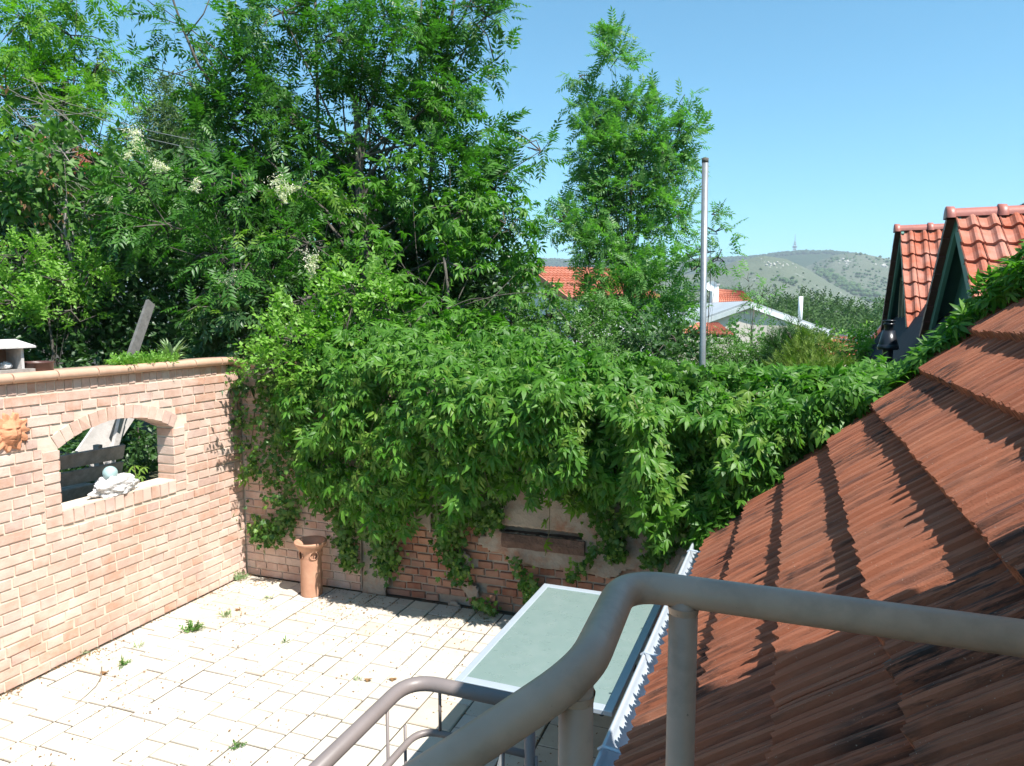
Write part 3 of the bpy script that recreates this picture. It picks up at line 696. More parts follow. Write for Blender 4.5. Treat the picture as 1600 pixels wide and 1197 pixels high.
for x, y, side, z0, z1 in ((605, 1110, 'b', .24, zl), (687, 1075, 'a', zm, zl), (633, 1150, 'a', .24, zm), (786, 1160, 'a', .24, zm), (838, 1170, 'a', .24, zm), (560, 1150, 'b', .24, zm), (900, 1100, 'a', zm, zl)):
    p = on_plane(x, y, P2(2.31, 0, 0), U2) if side == 'a' else on_plane(x, y, P2(0, -1.32, 0), W2)
    mb = MB(); mb.tube([np.array([p[0], p[1], z0]), np.array([p[0], p[1], z1])], .0063, 8); mb.build('baluster', M['rail2'], lr, True)
for a, b in ((1.25, -1.33), (2.31, -.84)):
    mb = MB(); mb.tube([P2(a, b, .0), P2(a, b, zl)], .02, 12); mb.build('post', M['rail2'], lr, True)

# ------------------------------------------------------------------ glass table
tb = thing('glass_table', 'frosted green glass patio table with a light metal frame beside the gutter', 'table', P2(3.9, -1.16, 0))
a0, a1, b0, b1, zt = 3.165, 4.60, -1.567, -.735, .73
mb = MB(); fw = .055
for (x0, x1, y0, y1) in ((a0, a1, b0, b0 + fw * .8), (a0, a1, b1 - fw * .8, b1), (a0, a0 + fw, b0 + fw * .8, b1 - fw * .8), (a1 - fw, a1, b0 + fw * .8, b1 - fw * .8)):
    mb.box(P2((x0 + x1) / 2, (y0 + y1) / 2, zt - .012), U2, W2, ZZ, (x1 - x0) / 2, (y1 - y0) / 2, .013)
fr = mb.build('table_frame', M['alu'], tb); bv = fr.modifiers.new('bevel', 'BEVEL'); bv.width = .004; bv.segments = 2
mb = MB(); mb.box(P2((a0 + a1) / 2, (b0 + b1) / 2, zt - .006), U2, W2, ZZ, (a1 - a0) / 2 - fw + .004, (b1 - b0) / 2 - fw * .8 + .004, .004); mb.build('glass_top', M['frost'], tb)
for a in (a0 + .14, a1 - .14):
    for b, sg in ((b0 + .26, -1), (b1 - .2, 1)):
        mb = MB(); mb.tube([P2(a, b, zt - .03), P2(a, b + sg * .02, .40), P2(a, b + sg * .12, .0)], .015, 8); mb.build('leg', M['alu'] if sg < 0 else M['darkmetal'], tb, True)  # house-side legs coloured dark to stand for their shade
    mb = MB(); mb.box(P2(a, (b0 + b1) / 2, zt - .036), U2, W2, ZZ, .012, (b1 - b0) / 2 - .08, .010); mb.build('cross_rail', M['darkmetal'], tb)
for b in (b0 + .30, b1 - .30):
    mb = MB(); mb.tube([P2(a0 + .02, b, zt - .05), P2(a1 - .02, b, zt - .05)], .008, 6); mb.build('stretcher', M['darkmetal'], tb)
for b in (b0 + .07, b1 - .06):
    mb = MB(); mb.tube([P2(a0 + .035, b, zt - .045), P2(a0 + .035, b, zt - .02)], .014, 8); mb.build('corner_foot', M['darkmetal'], tb)

# ------------------------------------------------------------------ terracotta chimney pot, mask, stones, things on the wall
pc = at_z(485, 931, 0) + np.array([0, .05, 0]); pot = thing('chimney_pot', 'tall terracotta chimney pot with round holes standing by the back wall', 'chimney pot', pc)
mb = MB(); n_ = 40; R0 = .098; Hp = .53
prof = [(R0, 0), (R0 + .001, .10), (R0 - .001, .2), (R0 - .002, .3), (R0 - .003, .36), (R0 + .002, .40), (R0 + .012, .44), (R0 + .038, .475), (R0 + .050, .492), (R0 + .052, .508), (R0 + .045, .516), (R0 + .015, .506), (R0 - .012, .47), (R0 - .02, .38), (R0 - .02, .0)]
hz, hr = .395, .036
zs = np.concatenate([np.linspace(0, .33, 8), np.linspace(.345, .445, 15), [.458, .475, .492, .508]])
rad = lambda z: float(np.interp(z, [p[1] for p in prof[:10]], [p[0] for p in prof[:10]]))
vs = []; n_ = 72; 
cang = atan2(-pc[1], -pc[0]); holes = (cang + .28, cang - 1.15, cang + 1.75, cang + 3.3)
for z in zs:
    for k in range(n_):
        a = 2 * pi * k / n_; vs.append(pc + np.array([rad(z) * cos(a), rad(z) * sin(a), z]))
fs = []
for i in range(len(zs) - 1):
    for k in range(n_):
        zc = (zs[i] + zs[i + 1]) / 2; a = 2 * pi * (k + .5) / n_
        if any(((math.remainder(a - h, 2 * pi) * rad(zc)) ** 2 + (zc - hz) ** 2) < hr ** 2 for h in holes): continue
        fs.append((i * n_ + k, i * n_ + (k + 1) % n_, (i + 1) * n_ + (k + 1) % n_, (i + 1) * n_ + k))
mb.add(vs, fs); mb.lathe(pc, [(rad(.508), .508), (R0 + .047, .516), (R0 + .03, .515), (R0 - .012, .47), (R0 - .018, .38), (R0 - .018, 0)], n_)
mb.build('pot_body', M['terra'], pot, True)
for h in holes:
    c = pc + np.array([cos(h), sin(h), 0]) * rad(hz) + ZZ * hz; tt = np.array([-sin(h), cos(h), 0]); mb = MB()
    ringp = [c + tt * cos(t) * (hr + .002) + ZZ * sin(t) * (hr + .002) for t in np.linspace(0, 2 * pi, 25)]
    mb.tube(ringp, .0055, 6, False); mb.build('hole_rim', M['terra'], pot, True)

# mask: leafy sun face hung on the wall
mc = on_plane(14, 675, P1(0, 0, 0), W1); mk = thing('sun_face', 'terracotta sun face with leafy rays hung on the brick wall', 'wall ornament', mc)
nr_, na = 30, 108; vs = []; fs = []
def gs(x, y, cx, cy, sx, sy): return math.exp(-((x - cx) / sx) ** 2 - ((y - cy) / sy) ** 2)
for i in range(nr_ + 1):
    for k in range(na):
        t = 2 * pi * k / na; rr = i / nr_
        out = .158 + .024 * cos(11 * t + .8 * sin(3 * t)) + .010 * cos(23 * t + 1)
        r = rr * out; x, y = r * cos(t), r * sin(t)
        face = max(0, 1 - (x / .088) ** 2 - (y / .105) ** 2)
        h = .016 + .052 * sqrt(face) + (.014 * (1 - rr) + .012 * abs(sin(5.5 * t + .5)) * min(1, rr * 1.3)) * (1 if face == 0 else .3)
        h += .026 * gs(x, y, 0, -.004, .016, .034) + .012 * gs(x, y, 0, -.030, .022, .014)
        for sx in (-1, 1):
            h += .010 * gs(x, y, sx * .036, .040, .026, .010) - .014 * gs(x, y, sx * .036, .022, .018, .008) + .007 * gs(x, y, sx * .036, .020, .012, .006) + .010 * gs(x, y, sx * .048, -.022, .024, .022)
        h += .010 * gs(x, y, 0, -.050, .026, .007) - .012 * gs(x, y, 0, -.058, .030, .004) + .010 * gs(x, y, 0, -.067, .022, .007) + .010 * gs(x, y, 0, -.092, .022, .014)
        h *= (1 if rr < .96 else .3); vs.append(mc + (U1 * x + ZZ * y + W1 * (h if i < nr_ else .0)) * .80)
for i in range(nr_):
    for k in range(na): fs.append((i * na + k, (i + 1) * na + k, (i + 1) * na + (k + 1) % na, i * na + (k + 1) % na))
mb = MB(); mb.add(vs, fs); mb.build('face', M['mask'], mk, True)

def rock(name, c, rad, mat, seed, sub=4, amp=.35, fr=2.2):
    import bmesh
    bm_ = bmesh.new(); bmesh.ops.create_icosphere(bm_, subdivisions=sub, radius=1)
    for v in bm_.verts:
        n0 = mnoise.fractal(v.co * fr + Vector((seed, 0, 0)), .9, 2.2, 5); rg = mnoise.ridged_multi_fractal(v.co * fr * 1.4 + Vector((seed, 3, 0)), 1, 2, 3, 1, 2)
        v.co *= 1 + amp * n0 + .035 * rg; v.co.z = max(v.co.z, -.62)
    ax, ay, az = rad
    for v in bm_.verts: v.co = Vector(U1) * v.co.x * ax + Vector(W1) * v.co.y * ay + Vector((0, 0, 1)) * v.co.z * az
    me = bpy.data.meshes.new(name); bm_.to_mesh(me); bm_.free(); me.materials.append(mat); me.polygons.foreach_set('use_smooth', [True] * len(me.polygons))
    o = bpy.data.objects.new(name, me); COL.objects.link(o); o.location = tuple(c); return o
rk = on_plane(178, 768, P1(0, -.06, 0), W1); rk[2] = SILL + .055
tag(rock('white_rock', rk, (.20, .078, .090), M['rock'], 3, 5, .36, 1.9), 'lumpy white limestone rock lying on the sill of the arched opening', 'rock')
bp = on_plane(172, 739, P1(0, -.075, 0), W1)
import bmesh as _b
bm_ = _b.new(); _b.ops.create_uvsphere(bm_, u_segments=24, v_segments=16, radius=.056); me = bpy.data.meshes.new('glass_ball'); bm_.to_mesh(me); bm_.free()
me.polygons.foreach_set('use_smooth', [True] * len(me.polygons)); me.materials.append(M['ball']); o = bpy.data.objects.new('glass_ball', me); COL.objects.link(o); o.location = tuple(bp)
tag(o, 'pale blue-green ball resting on top of the white rock', 'ball')

ZT = TOPZ + .068
# little wooden shelter
hc = on_plane(8, 576, P1(0, -.11, 0), W1); hc[2] = ZT; sh = thing('wooden_shelter', 'small weathered wooden bird shelter on the wall coping at the left edge', 'bird house', hc)
def hb(name, s, q, z, hs_, hq, hz_, mat=M['oldwood']):
    mb = MB(); mb.box(hc + U1 * s + W1 * q + ZZ * z, U1, W1, ZZ, hs_, hq, hz_); o = mb.build(name, mat, sh); return o
hb('base_board', -.02, 0, .013, .165, .10, .012); hb('side_panel', .075, -.01, .102, .010, .085, .076, M['palewood']); hb('side_panel', -.13, -.01, .102, .010, .085, .076, M['palewood']); hb('back_panel', -.03, -.085, .102, .115, .008, .076, mat_simple('brown_board', (.28, .17, .11), (.20, .12, .08), .8, 14, .3))
mb = MB(); 
for (z0) in (0,):
    top = [hc + U1 * s + W1 * q + ZZ * z for s, q, z in ((-.19, .12, .188), (.145, .12, .188), (.145, -.12, .188), (-.19, -.12, .188), (-.13, 0, .235), (.085, 0, .235))]
    bot = [p - ZZ * .014 for p in top[:4]]
    mb.add(top + bot, [(0, 1, 5, 4), (1, 2, 5), (2, 3, 4, 5), (3, 0, 4), (6, 7, 1, 0), (7, 8, 2, 1), (8, 9, 3, 2), (9, 6, 0, 3), (9, 8, 7, 6)])
mb.build('roof', M['palewood'], sh)
tag(rock('stone', hc + U1 * -.01 + W1 * .02 + ZZ * .05, (.04, .03, .03), M['rock'], 9, 3), 'small white stone inside the wooden bird shelter', 'stone')
# brown round tin
tc_ = on_plane(58, 573, P1(0, -.10, 0), W1); tc_[2] = ZT
mb = MB(); mb.lathe(tc_, [(0, .0), (.098, .0), (.103, .004), (.104, .056), (.112, .058), (.112, .066), (.106, .067), (.099, .064), (.097, .012), (0, .010)], 40)
tag(mb.build('round_dish', M['brownpot'], None, True), 'round dark brown dish on the wall coping beside the bird shelter', 'dish')
# leaning plank behind the wall
p0 = on_plane(206, 556, P1(0, -.62, 0), W1); p1_ = on_plane(236, 470, P1(0, -.75, 0), W1)
mb = MB(); d = nrm(p1_ - p0); x = nrm(np.cross(d, W1)); mb.box((p0 + p1_) / 2 + d * -.16, x, nrm(np.cross(x, d)), d, .046, .016, np.linalg.norm(p1_ - p0) / 2 + .14)
tag(mb.build('leaning_plank', M['shadewood']), 'grey weathered plank leaning among the dark leaves behind the wall', 'plank')  # plank colour darkened because it stands in shade
# things behind the arched opening
br = thing('wooden_bench', 'grey weathered slatted bench seen through the arched opening', 'bench', P1(-1.6, -.75, .95))
for k, (q, z) in enumerate(((-.33, 1.43), (-.36, 1.28), (-.39, 1.13))):
    mb = MB(); mb.box(P1(-1.62, q - .1, z), nrm(U1 * 1 + W1 * .12), nrm(W1 - ZZ * .3), nrm(ZZ + W1 * .3), .56, .011, .062); mb.build('backrest_slat', M['oldwood'], br)
for k in range(3):
    mb = MB(); mb.box(P1(-1.62, -.62 - .13 * k, 1.10), U1, W1, ZZ, .56, .055, .012); mb.build('seat_slat', M['oldwood'], br)
for s in (-2.1, -1.15):
    mb = MB(); mb.box(P1(s, -.56, 1.22), U1, W1, ZZ, .022, .03, .27); mb.build('leg', M['oldwood'], br)
    mb = MB(); mb.box(P1(s, -.9, 1.02), U1, W1, ZZ, .022, .03, .07); mb.build('leg', M['oldwood'], br)
p0 = on_plane(150, 702, P1(0, -.9, 0), W1); p1_ = on_plane(192, 640, P1(0, -1.0, 0), W1)
mb = MB(); d = nrm(p1_ - p0); x = nrm(np.cross(d, W1)); mb.box((p0 + p1_) / 2, x, nrm(np.cross(x, d)), d, .16, .012, .42)
tag(mb.build('pale_board', M['palewood']), 'pale board leaning behind the bench in the arched opening', 'board')
p0 = on_plane(180, 705, P1(0, -.86, 0), W1)
mb = MB(); mb.box(p0 + ZZ * .05, nrm(U1 - ZZ * .35), W1, nrm(ZZ + U1 * .35), .03, .02, .38)
tag(mb.build('pale_batten', M['palewood']), 'narrow pale batten leaning beside the pale board in the arched opening', 'batten')

# galvanised pole behind the creeper
pb = at_y(1097, 600, 6.15); pt = at_y(1102, 248, 6.15); lowp = pb + (pb - pt) * (pb[2] / (pt[2] - pb[2]))
r = thing('steel_pole', 'tall bare galvanised steel pole rising out of the creeper hedge', 'pole', lowp)
mb = MB(); mb.tube([lowp, pb, pt], .0275, 18); mb.build('tube', M['zinc'], r, True)
mb = MB(); mb.tube([pt - ZZ * .035, pt + ZZ * .004], .0283, 18); mb.build('rusty_cap', M['bark'], r, True)

# ------------------------------------------------------------------ neighbour's dormer roof
def pantile(seed, w=.23, L=.33):
    r = random.Random(seed); K = [(0, .010), (.05, .016), (.12, .004), (.30, 0), (.46, 0), (.56, .010), (.66, .026), (.78, .030), (.90, .020), (.985, .008)]
    m = len(K); v = []
    for y in (0, L):
        for i, (x, h) in enumerate(K): v.append((x + (.05 * (1 if .4 < x < .95 else 0) * (1 if y else -.6)), y, h + (0 if y == 0 else -.004)))
    for x, h in K: v.append((x + (-.03 if .4 < x < .95 else 0), .002, h - .048))
    fs = [(k, k + 1, m + k + 1, m + k) for k in range(m - 1)] + [(2 * m + k, 2 * m + k + 1, k + 1, k) for k in range(m - 1)]
    me = bpy.data.meshes.new('pantile'); me.from_pydata(v, [], fs); me.materials.append(M['pantile']); return me
ptm = [pantile(i) for i in range(2)]
Pv = on_plane(1325, 578, P2(13.3, 0, 0), U2); bv_, zv_ = Pv @ W2, Pv[2]; NB = 1.40
nslope = (2.42 - zv_) / (NB - bv_)
nz_ = lambda b: zv_ + (b - bv_) * nslope
nh = thing('dormer_house', 'neighbouring house with two steep orange-tiled dormers and green gables', 'building', P2(10, 3, 0))
def ribbed(b0, b1, a0, a1, mat, name, parent, up=.0):
    mb = MB(); n = int((a1 - a0) / .06); vs = []
    for b in (b0, b1):
        for k in range(n * 2 + 1): vs.append(P2(a0 + (a1 - a0) * k / (2 * n), b, nz_(b) + up + (.018 if k % 2 else 0)))
    m = 2 * n + 1; mb.add(vs, [(k, k + 1, m + k + 1, m + k) for k in range(m - 1)])
    return mb.build(name, mat, parent)
st = .30; b = bv_
while b < 2.1:
    ribbed(b, b + st + .02, 6.6, 13.15, M['darkroof'], 'roof_course', nh, .0 + .015 * 0)
    vs_ = [P2(6.6, b, nz_(b) - .03), P2(13.15, b, nz_(b) - .03), P2(13.15, b, nz_(b) + .018), P2(6.6, b, nz_(b) + .018)]
    b += st
mb = MB(); vs = []
for a in (6.5, 13.1):
    for b, z in ((bv_ + .15, -3), (6.5, -3), (6.5, nz_(2.0)), (2.1, nz_(2.1) - .1), (bv_ + .15, nz_(bv_ + .15) - .08)): vs.append(P2(a, b, z))
mb.add(vs, [(0, 1, 2, 3, 4), (9, 8, 7, 6, 5), (0, 5, 6, 1), (1, 6, 7, 2), (2, 7, 8, 3), (3, 8, 9, 4), (4, 9, 5, 0)]); mb.build('wall', M['darkgreen'], nh)
sl = nrm(W2 + ZZ * nslope); nn = nrm(np.cross(U2, sl)); nn = nn if nn[2] > 0 else -nn
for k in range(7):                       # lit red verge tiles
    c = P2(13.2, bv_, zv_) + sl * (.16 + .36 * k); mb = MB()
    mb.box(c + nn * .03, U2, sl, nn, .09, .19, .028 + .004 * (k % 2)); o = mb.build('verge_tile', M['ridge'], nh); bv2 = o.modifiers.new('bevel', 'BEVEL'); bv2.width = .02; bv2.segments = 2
mb = MB(); mb.box(P2(13.2, bv_ - .02, zv_ - .04), U2, W2, ZZ, .12, .03, .04); mb.box(P2(9.9, bv_ - .03, zv_ - .03), U2, W2, ZZ, 3.2, .03, .02); mb.build('eaves_board', M['ridge'], nh)
# lead apron below the dormers, coloured near-black as if in shade
mb = MB(); vs = [P2(a, b, nz_(b) + .035) for a, b in ((7.0, NB - .30), (12.9, NB - .30), (12.9, NB + .1), (7.0, NB + .1))]; mb.add(vs, [(0, 1, 2, 3)]); mb.build('lead_apron', M['lead'], nh)
def dormer(ac, hwn, hwf, za, zn, zf, bb, rows, cols, window):
    """gable faces -W2; the slope facing the camera runs from the ridge down to a = ac - hwn"""
    apex = lambda b: P2(ac, b, za); body = MB(); BK = 4.2
    vs = [P2(ac - hwn + .12, NB + .16, zn - .9), P2(ac + hwf - .12, NB + .16, zf - .9), P2(ac + hwf - .12, NB + .16, zf - .02), P2(ac, NB + .16, za - .09), P2(ac - hwn + .12, NB + .16, zn - .02)]
    vs += [v + W2 * (BK - NB - .2) for v in vs]
    body.add(vs, [(0, 1, 2, 3, 4), (9, 8, 7, 6, 5), (0, 5, 6, 1), (1, 6, 7, 2), (2, 7, 8, 3), (3, 8, 9, 4), (4, 9, 5, 0)]); D = body.build('dormer', M['darkgreen'], nh)
    D['label'] = 'nearer dormer, cut by the right edge' if not window else 'farther dormer, left of the other'
    for sg, hw, zz in ((-1, hwn, zn), (1, hwf, zf)):
        dn = nrm(P2(ac + sg * hw, 0, zz) - P2(ac, 0, za)); LL = np.linalg.norm(P2(ac + sg * hw, 0, zz) - P2(ac, 0, za)); no = nrm(np.cross(dn, W2)) ; no = no if no[2] > 0 else -no
        mb = MB(); c = apex(NB) + dn * (LL / 2); mb.box(c - no * .06 + W2 * .02, dn, W2, no, LL / 2 + .02, .018, .062); mb.build('fascia', M['green'], D)
        mb = MB(); mb.box(apex((NB + BK) / 2) + dn * (LL / 2) - no * .015, dn, W2, no, LL / 2, (BK - NB) / 2 - .03, .010); mb.build('roof_board', M['darkgreen'], D)
        nv = int(LL / .27) + 1
        for k in range(nv if sg > 0 else 0):
            c = apex(NB - .03) + dn * (.13 + LL / nv * (k + .2)); mb = MB()
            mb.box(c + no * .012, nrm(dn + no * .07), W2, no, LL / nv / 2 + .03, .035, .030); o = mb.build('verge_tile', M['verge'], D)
        if sg < 0:
            ex = LL / rows
            for r in range(rows):
                for c_ in range(cols):
                    p = apex(NB - .01 + c_ * .172) + dn * (ex * (r + 1)) + no * .028
                    inst2 = bpy.data.objects.new('roof_tile', ptm[(r + c_) % 2]); COL.objects.link(inst2); inst2.parent = D
                    up_ = nrm(-dn - no * .09); n2 = nrm(np.cross(W2, up_)); n2 = n2 if n2[2] > 0 else -n2
                    inst2.matrix_local = Matrix.Translation(-Vector(nh.location)) @ basis(W2, up_, n2, p + W2 * R_.uniform(-.004, .004), .172, ex / .27, 1.25)
        else:
            mb = MB(); 
            for r in range(rows): mb.box(apex((NB + BK) / 2) + dn * (LL / rows * (r + .5)) + no * .02, nrm(dn + no * .06), W2, no, LL / rows / 2 + .02, (BK - NB) / 2, .012)
            mb.build('far_slope', M['pantile'], D)
    k = 0; b = NB - .05
    while b < BK - .4:
        mb = MB(); pr = [P2(ac, b + x, za + .015) for x in (0, .40)]; n = 10; vs = []
        for x in (0, .42):
            for j in range(n + 1): t = pi * j / n; vs.append(P2(ac + .075 * cos(t), b + x, za - .02 + .085 * sin(t)))
        mb.add(vs, [(j, j + 1, n + 2 + j, n + 1 + j) for j in range(n)]); rt = mb.build('ridge_tile', M['ridge'], D, True)
        mb = MB(); vs = []
        for x, rr in ((-.035, .098), (-.03, .112), (.035, .108), (.045, .092)):
            for j in range(n + 1): t = pi * j / n; vs.append(P2(ac + rr * .86 * cos(t), b + x, za - .03 + rr * 1.05 * sin(t)))
        mb.add(vs, [(i * (n + 1) + j, i * (n + 1) + j + 1, (i + 1) * (n + 1) + j + 1, (i + 1) * (n + 1) + j) for i in range(3) for j in range(n)] + [tuple(range(n, -1, -1))])
        mb.build('ridge_collar', M['ridge'], D, True)
        b += .42
    if window:
        cw = ac + .15; zb_ = nz_(NB) + .12; w, hgt = .36, .62
        for s in (-1, 0, 1):
            mb = MB(); mb.box(P2(cw + s * w, NB + .13, zb_ + hgt / 2), U2, W2, ZZ, .03, .04, hgt / 2); mb.build('window_frame', M['frame_wood'], D)
        for z in (0, hgt):
            mb = MB(); mb.box(P2(cw, NB + .13, zb_ + z), U2, W2, ZZ, w + .03, .042, .03); mb.build('window_frame', M['frame_wood'], D)
        for s in (-.5, .5):
            mb = MB(); mb.box(P2(cw + s * w, NB + .15, zb_ + hgt / 2), U2, W2, ZZ, w / 2 - .03, .006, hgt / 2 - .03); mb.build('pane', M['glass'], D)
    return D
dormer(7.93, 1.32, 1.18, 3.56, 2.42, 2.42, NB, 7, 15, False)
dormer(11.75, 1.15, 1.2, 3.85, 2.44, 2.44, NB, 7, 12, True)
fp = on_plane(1386, 572, P2(9.0, 0, 0), U2); fl = thing('flue', 'black metal flue pipe with a conical cowl in front of the dormers', 'flue', fp)
sc = (fp @ U2) / 9.0
mb = MB(); mb.lathe(fp, [(.055, -.3), (.055, .22)], 20); mb.build('pipe', M['black'], fl, True)
mb = MB(); mb.lathe(fp, [(.05, .20), (.105, .185), (.112, .20), (.108, .235), (.098, .24), (.098, .25), (.062, .40), (.056, .40), (.0, .40)], 28); mb.build('cowl', M['black'], fl, True)
mb = MB(); mb.lathe(fp, [(.045, .39), (.045, .46), (.062, .465), (.062, .478), (.045, .482), (.045, .50), (.066, .505), (.066, .515), (0, .522)], 24); mb.build('cap', M['black'], fl, True)

# ------------------------------------------------------------------ houses beyond
def tiled_slope(name, R0, R1, V0, V1, rows, waves, mat, parent):
    """corrugated, stepped courses between ridge R0-R1 and eave V0-V1"""
    R0, R1, V0, V1 = map(np.asarray, (R0, R1, V0, V1)); no = nrm(np.cross(R1 - R0, V0 - R0)); no = no if no[2] > 0 else -no
    vs = []; fs = []; m = waves * 4 + 1; o = 0
    for r in range(rows):
        t0, t1 = r / rows, (r + 1.08) / rows
        for t, lift in ((t0, 0), (min(t1, 1.02), .05), (min(t1, 1.02), .0)):
            for k in range(m):
                x = k / (m - 1); p = (R0 * (1 - x) + R1 * x) * (1 - t) + (V0 * (1 - x) + V1 * x) * t
                vs.append(p + no * (lift + .03 * (1 + sin(2 * pi * k / 4))))
        fs += [(o + k, o + k + 1, o + m + k + 1, o + m + k) for k in range(m - 1)] + [(o + m + k, o + m + k + 1, o + 2 * m + k + 1, o + 2 * m + k) for k in range(m - 1)]
        o += 3 * m
    mb = MB(); mb.add(vs, fs); return mb.build(name, mat, parent, kind=None)
# A: red roofed house left of the young ash
R0 = at_y(824, 417, 31); V0 = at_y(888, 466, 27.5); rd = nrm(np.array([1, .35, 0])); L = 4.2
V0b = np.array([2 * R0[0] - V0[0], 2 * R0[1] - V0[1], V0[2]])
hA = thing('red_roof_house', 'white house with a red tiled roof between the two ash trees', 'house', (R0[0], R0[1], -6))
tiled_slope('roof', R0, R0 + rd * L, V0, V0 + rd * L, 12, 24, M['far_tile'], hA); tiled_slope('roof', R0 + rd * L, R0, V0b + rd * L, V0b, 12, 24, M['far_tile'], hA)
mb = MB(); e = rd * .35; g0 = [V0 + e + (R0 - V0) * .06 - ZZ * .12, R0 + e - ZZ * .15, V0b + e + (R0 - V0b) * .06 - ZZ * .12]; b_ = [np.array([p[0], p[1], -7]) for p in g0]
fr_ = [b_[0], b_[2], g0[2], g0[1], g0[0]]; bk = [p + rd * (L - .7) for p in fr_]
mb.add(fr_ + bk, [(0, 1, 2, 3, 4), (9, 8, 7, 6, 5), (0, 5, 6, 1), (1, 6, 7, 2), (2, 7, 8, 3), (3, 8, 9, 4), (4, 9, 5, 0)]); mb.build('wall', M['white'], hA)
mb = MB(); d = nrm(V0 - R0); mb.box((R0 + V0) / 2 - rd * .02 - ZZ * .06, d, rd, nrm(np.cross(d, rd)), np.linalg.norm(V0 - R0) / 2 + .1, .03, .12); mb.build('bargeboard', M['far_tile'], hA)
# B: cream gable house in the middle distance
ap = at_y(1168, 473, 40); eR = at_y(1291, 517, 39); eL = at_y(1045, 517, 41); bd = nrm(np.array([-.15, 1, 0])); L = 9
hB = thing('cream_gable_house', 'cream house with a low grey gable roof below the hills', 'house', (ap[0], ap[1], -8))
for e0, e1 in ((ap, eR), (eL, ap)):
    mb = MB(); d = nrm(e1 - e0); no = nrm(np.cross(d, bd)); no = no if no[2] > 0 else -no
    mb.box((e0 + e1) / 2 + bd * L / 2, d, bd, no, np.linalg.norm(e1 - e0) / 2 + .05, L / 2 + .25, .09); mb.build('roof', M['greyroof'], hB)
    mb = MB(); mb.box((e0 + e1) / 2 - bd * .28 - ZZ * .16, d, bd, no, np.linalg.norm(e1 - e0) / 2, .03, .13); mb.build('bargeboard', M['whitemetal'], hB)
mb = MB(); f_ = [np.array([eL[0] + .4, eL[1], -9]), np.array([eR[0] - 1.3, eR[1], -9]), eR + np.array([-1.3, 0, .10]), ap - ZZ * .22, eL + np.array([.4, 0, -.15])]; f2 = [p + bd * (L - .3) for p in f_]
mb.add(f_ + f2, [(0, 1, 2, 3, 4), (9, 8, 7, 6, 5), (0, 5, 6, 1), (1, 6, 7, 2), (2, 7, 8, 3), (3, 8, 9, 4), (4, 9, 5, 0)]); mb.build('wall', M['cream'], hB)
pp = at_y(1250, 500, 39.5); mb = MB(); mb.tube([pp - ZZ * .4, pp + ZZ * 1.3], .12, 10); mb.build('vent_pipe', M['whitemetal'], hB, True)
pp = eR - ZZ * .2; mb = MB(); mb.tube([eR + np.array([-.2, -.3, -.2]), eR + np.array([-.2, -.3, -2.6])], .07, 8); mb.build('downpipe', M['whitemetal'], hB, True)
# C: red roof with chimney and dish behind it
R0, R1, V0, V1 = at_y(1122, 452, 52), at_y(1160, 455, 50), at_y(1100, 486, 47), at_y(1190, 484, 46)
hC = thing('small_red_roof_house', 'small red tiled roof with a white chimney behind the cream house', 'house', (R0[0], R0[1] + 3, -6))
tiled_slope('roof', R0, R1, V0, V1, 10, 22, M['far_tile'], hC); bk = np.array([1, 5, -2.])
tiled_slope('roof', R1, R0, V1 + bk * 2, V0 + bk * 2, 10, 22, M['far_tile'], hC)
mb = MB(); f_ = [V0, V1, V1 + bk * 2, V0 + bk * 2]; mb.add([p - ZZ * .1 for p in f_] + [np.array([p[0], p[1], -8]) for p in f_], [(0, 1, 5, 4), (1, 2, 6, 5), (2, 3, 7, 6), (3, 0, 4, 7)]); mb.build('wall', M['cream'], hC)
c = at_y(1116, 462, 48.5); ch = MB(); ch.box(c, RT, np.array([0, 1, 0]), ZZ, .22, .3, .7); ch = ch.build('chimney', M['white'], hC)
mb = MB(); mb.box(c + ZZ * .74, RT, np.array([0, 1, 0]), ZZ, .27, .35, .05); mb.build('chimney_cap', M['greyroof'], ch)
dc = at_y(1112, 448, 47.9); mb = MB(); mb.lathe(np.zeros(3), [(0, 0), (.15, .02), (.28, .08), (.36, .16)], 18)
Rm = np.array(Vector((-.35, -1, .3)).to_track_quat('Z', 'Y').to_matrix()); mb.v = [tuple(Rm @ np.array(v) + dc) for v in mb.v]; mb.build('satellite_dish', M['whitemetal'], hC, True)
# D: low red roof in front of the cream house
R0, R1, V0, V1 = at_y(1092, 506, 27), at_y(1121, 505, 27), at_y(1060, 522, 25), at_y(1146, 524, 24.6)
hD = thing('low_red_roof', 'low dark red roof just above the dark hedge left of the cream house', 'house', (R0[0], R0[1], -6))
tiled_slope('roof', R0, R1, V0, V1, 6, 14, M['far_tile'], hD)
mb = MB(); f_ = [V0 + ZZ * -.08, V1 + ZZ * -.08, R1 + ZZ * -.08, R0 + ZZ * -.08]; mb.add(f_ + [np.array([p[0], p[1], -6]) for p in f_], [(0, 1, 5, 4), (1, 2, 6, 5), (2, 3, 7, 6), (3, 0, 4, 7)]); mb.build('wall', M['cream'], hD)
# E: roof patch behind the flowering bush
R0, R1, V0, V1 = at_y(1278, 527, 24), at_y(1335, 527, 24), at_y(1274, 560, 21), at_y(1350, 560, 21)
hE = thing('shed_roof', 'small red shed roof half hidden behind the bushes below the black flue', 'shed', (R0[0], R0[1], -5))
tiled_slope('roof', R0, R1, V0, V1, 6, 12, M['far_tile'], hE)
mb = MB(); f_ = [V0 + ZZ * -.08, V1 + ZZ * -.08, R1 + ZZ * -.08, R0 + ZZ * -.08]; mb.add(f_ + [np.array([p[0], p[1], -5]) for p in f_], [(0, 1, 5, 4), (1, 2, 6, 5), (2, 3, 7, 6), (3, 0, 4, 7)]); mb.build('wall', M['cream'], hE)
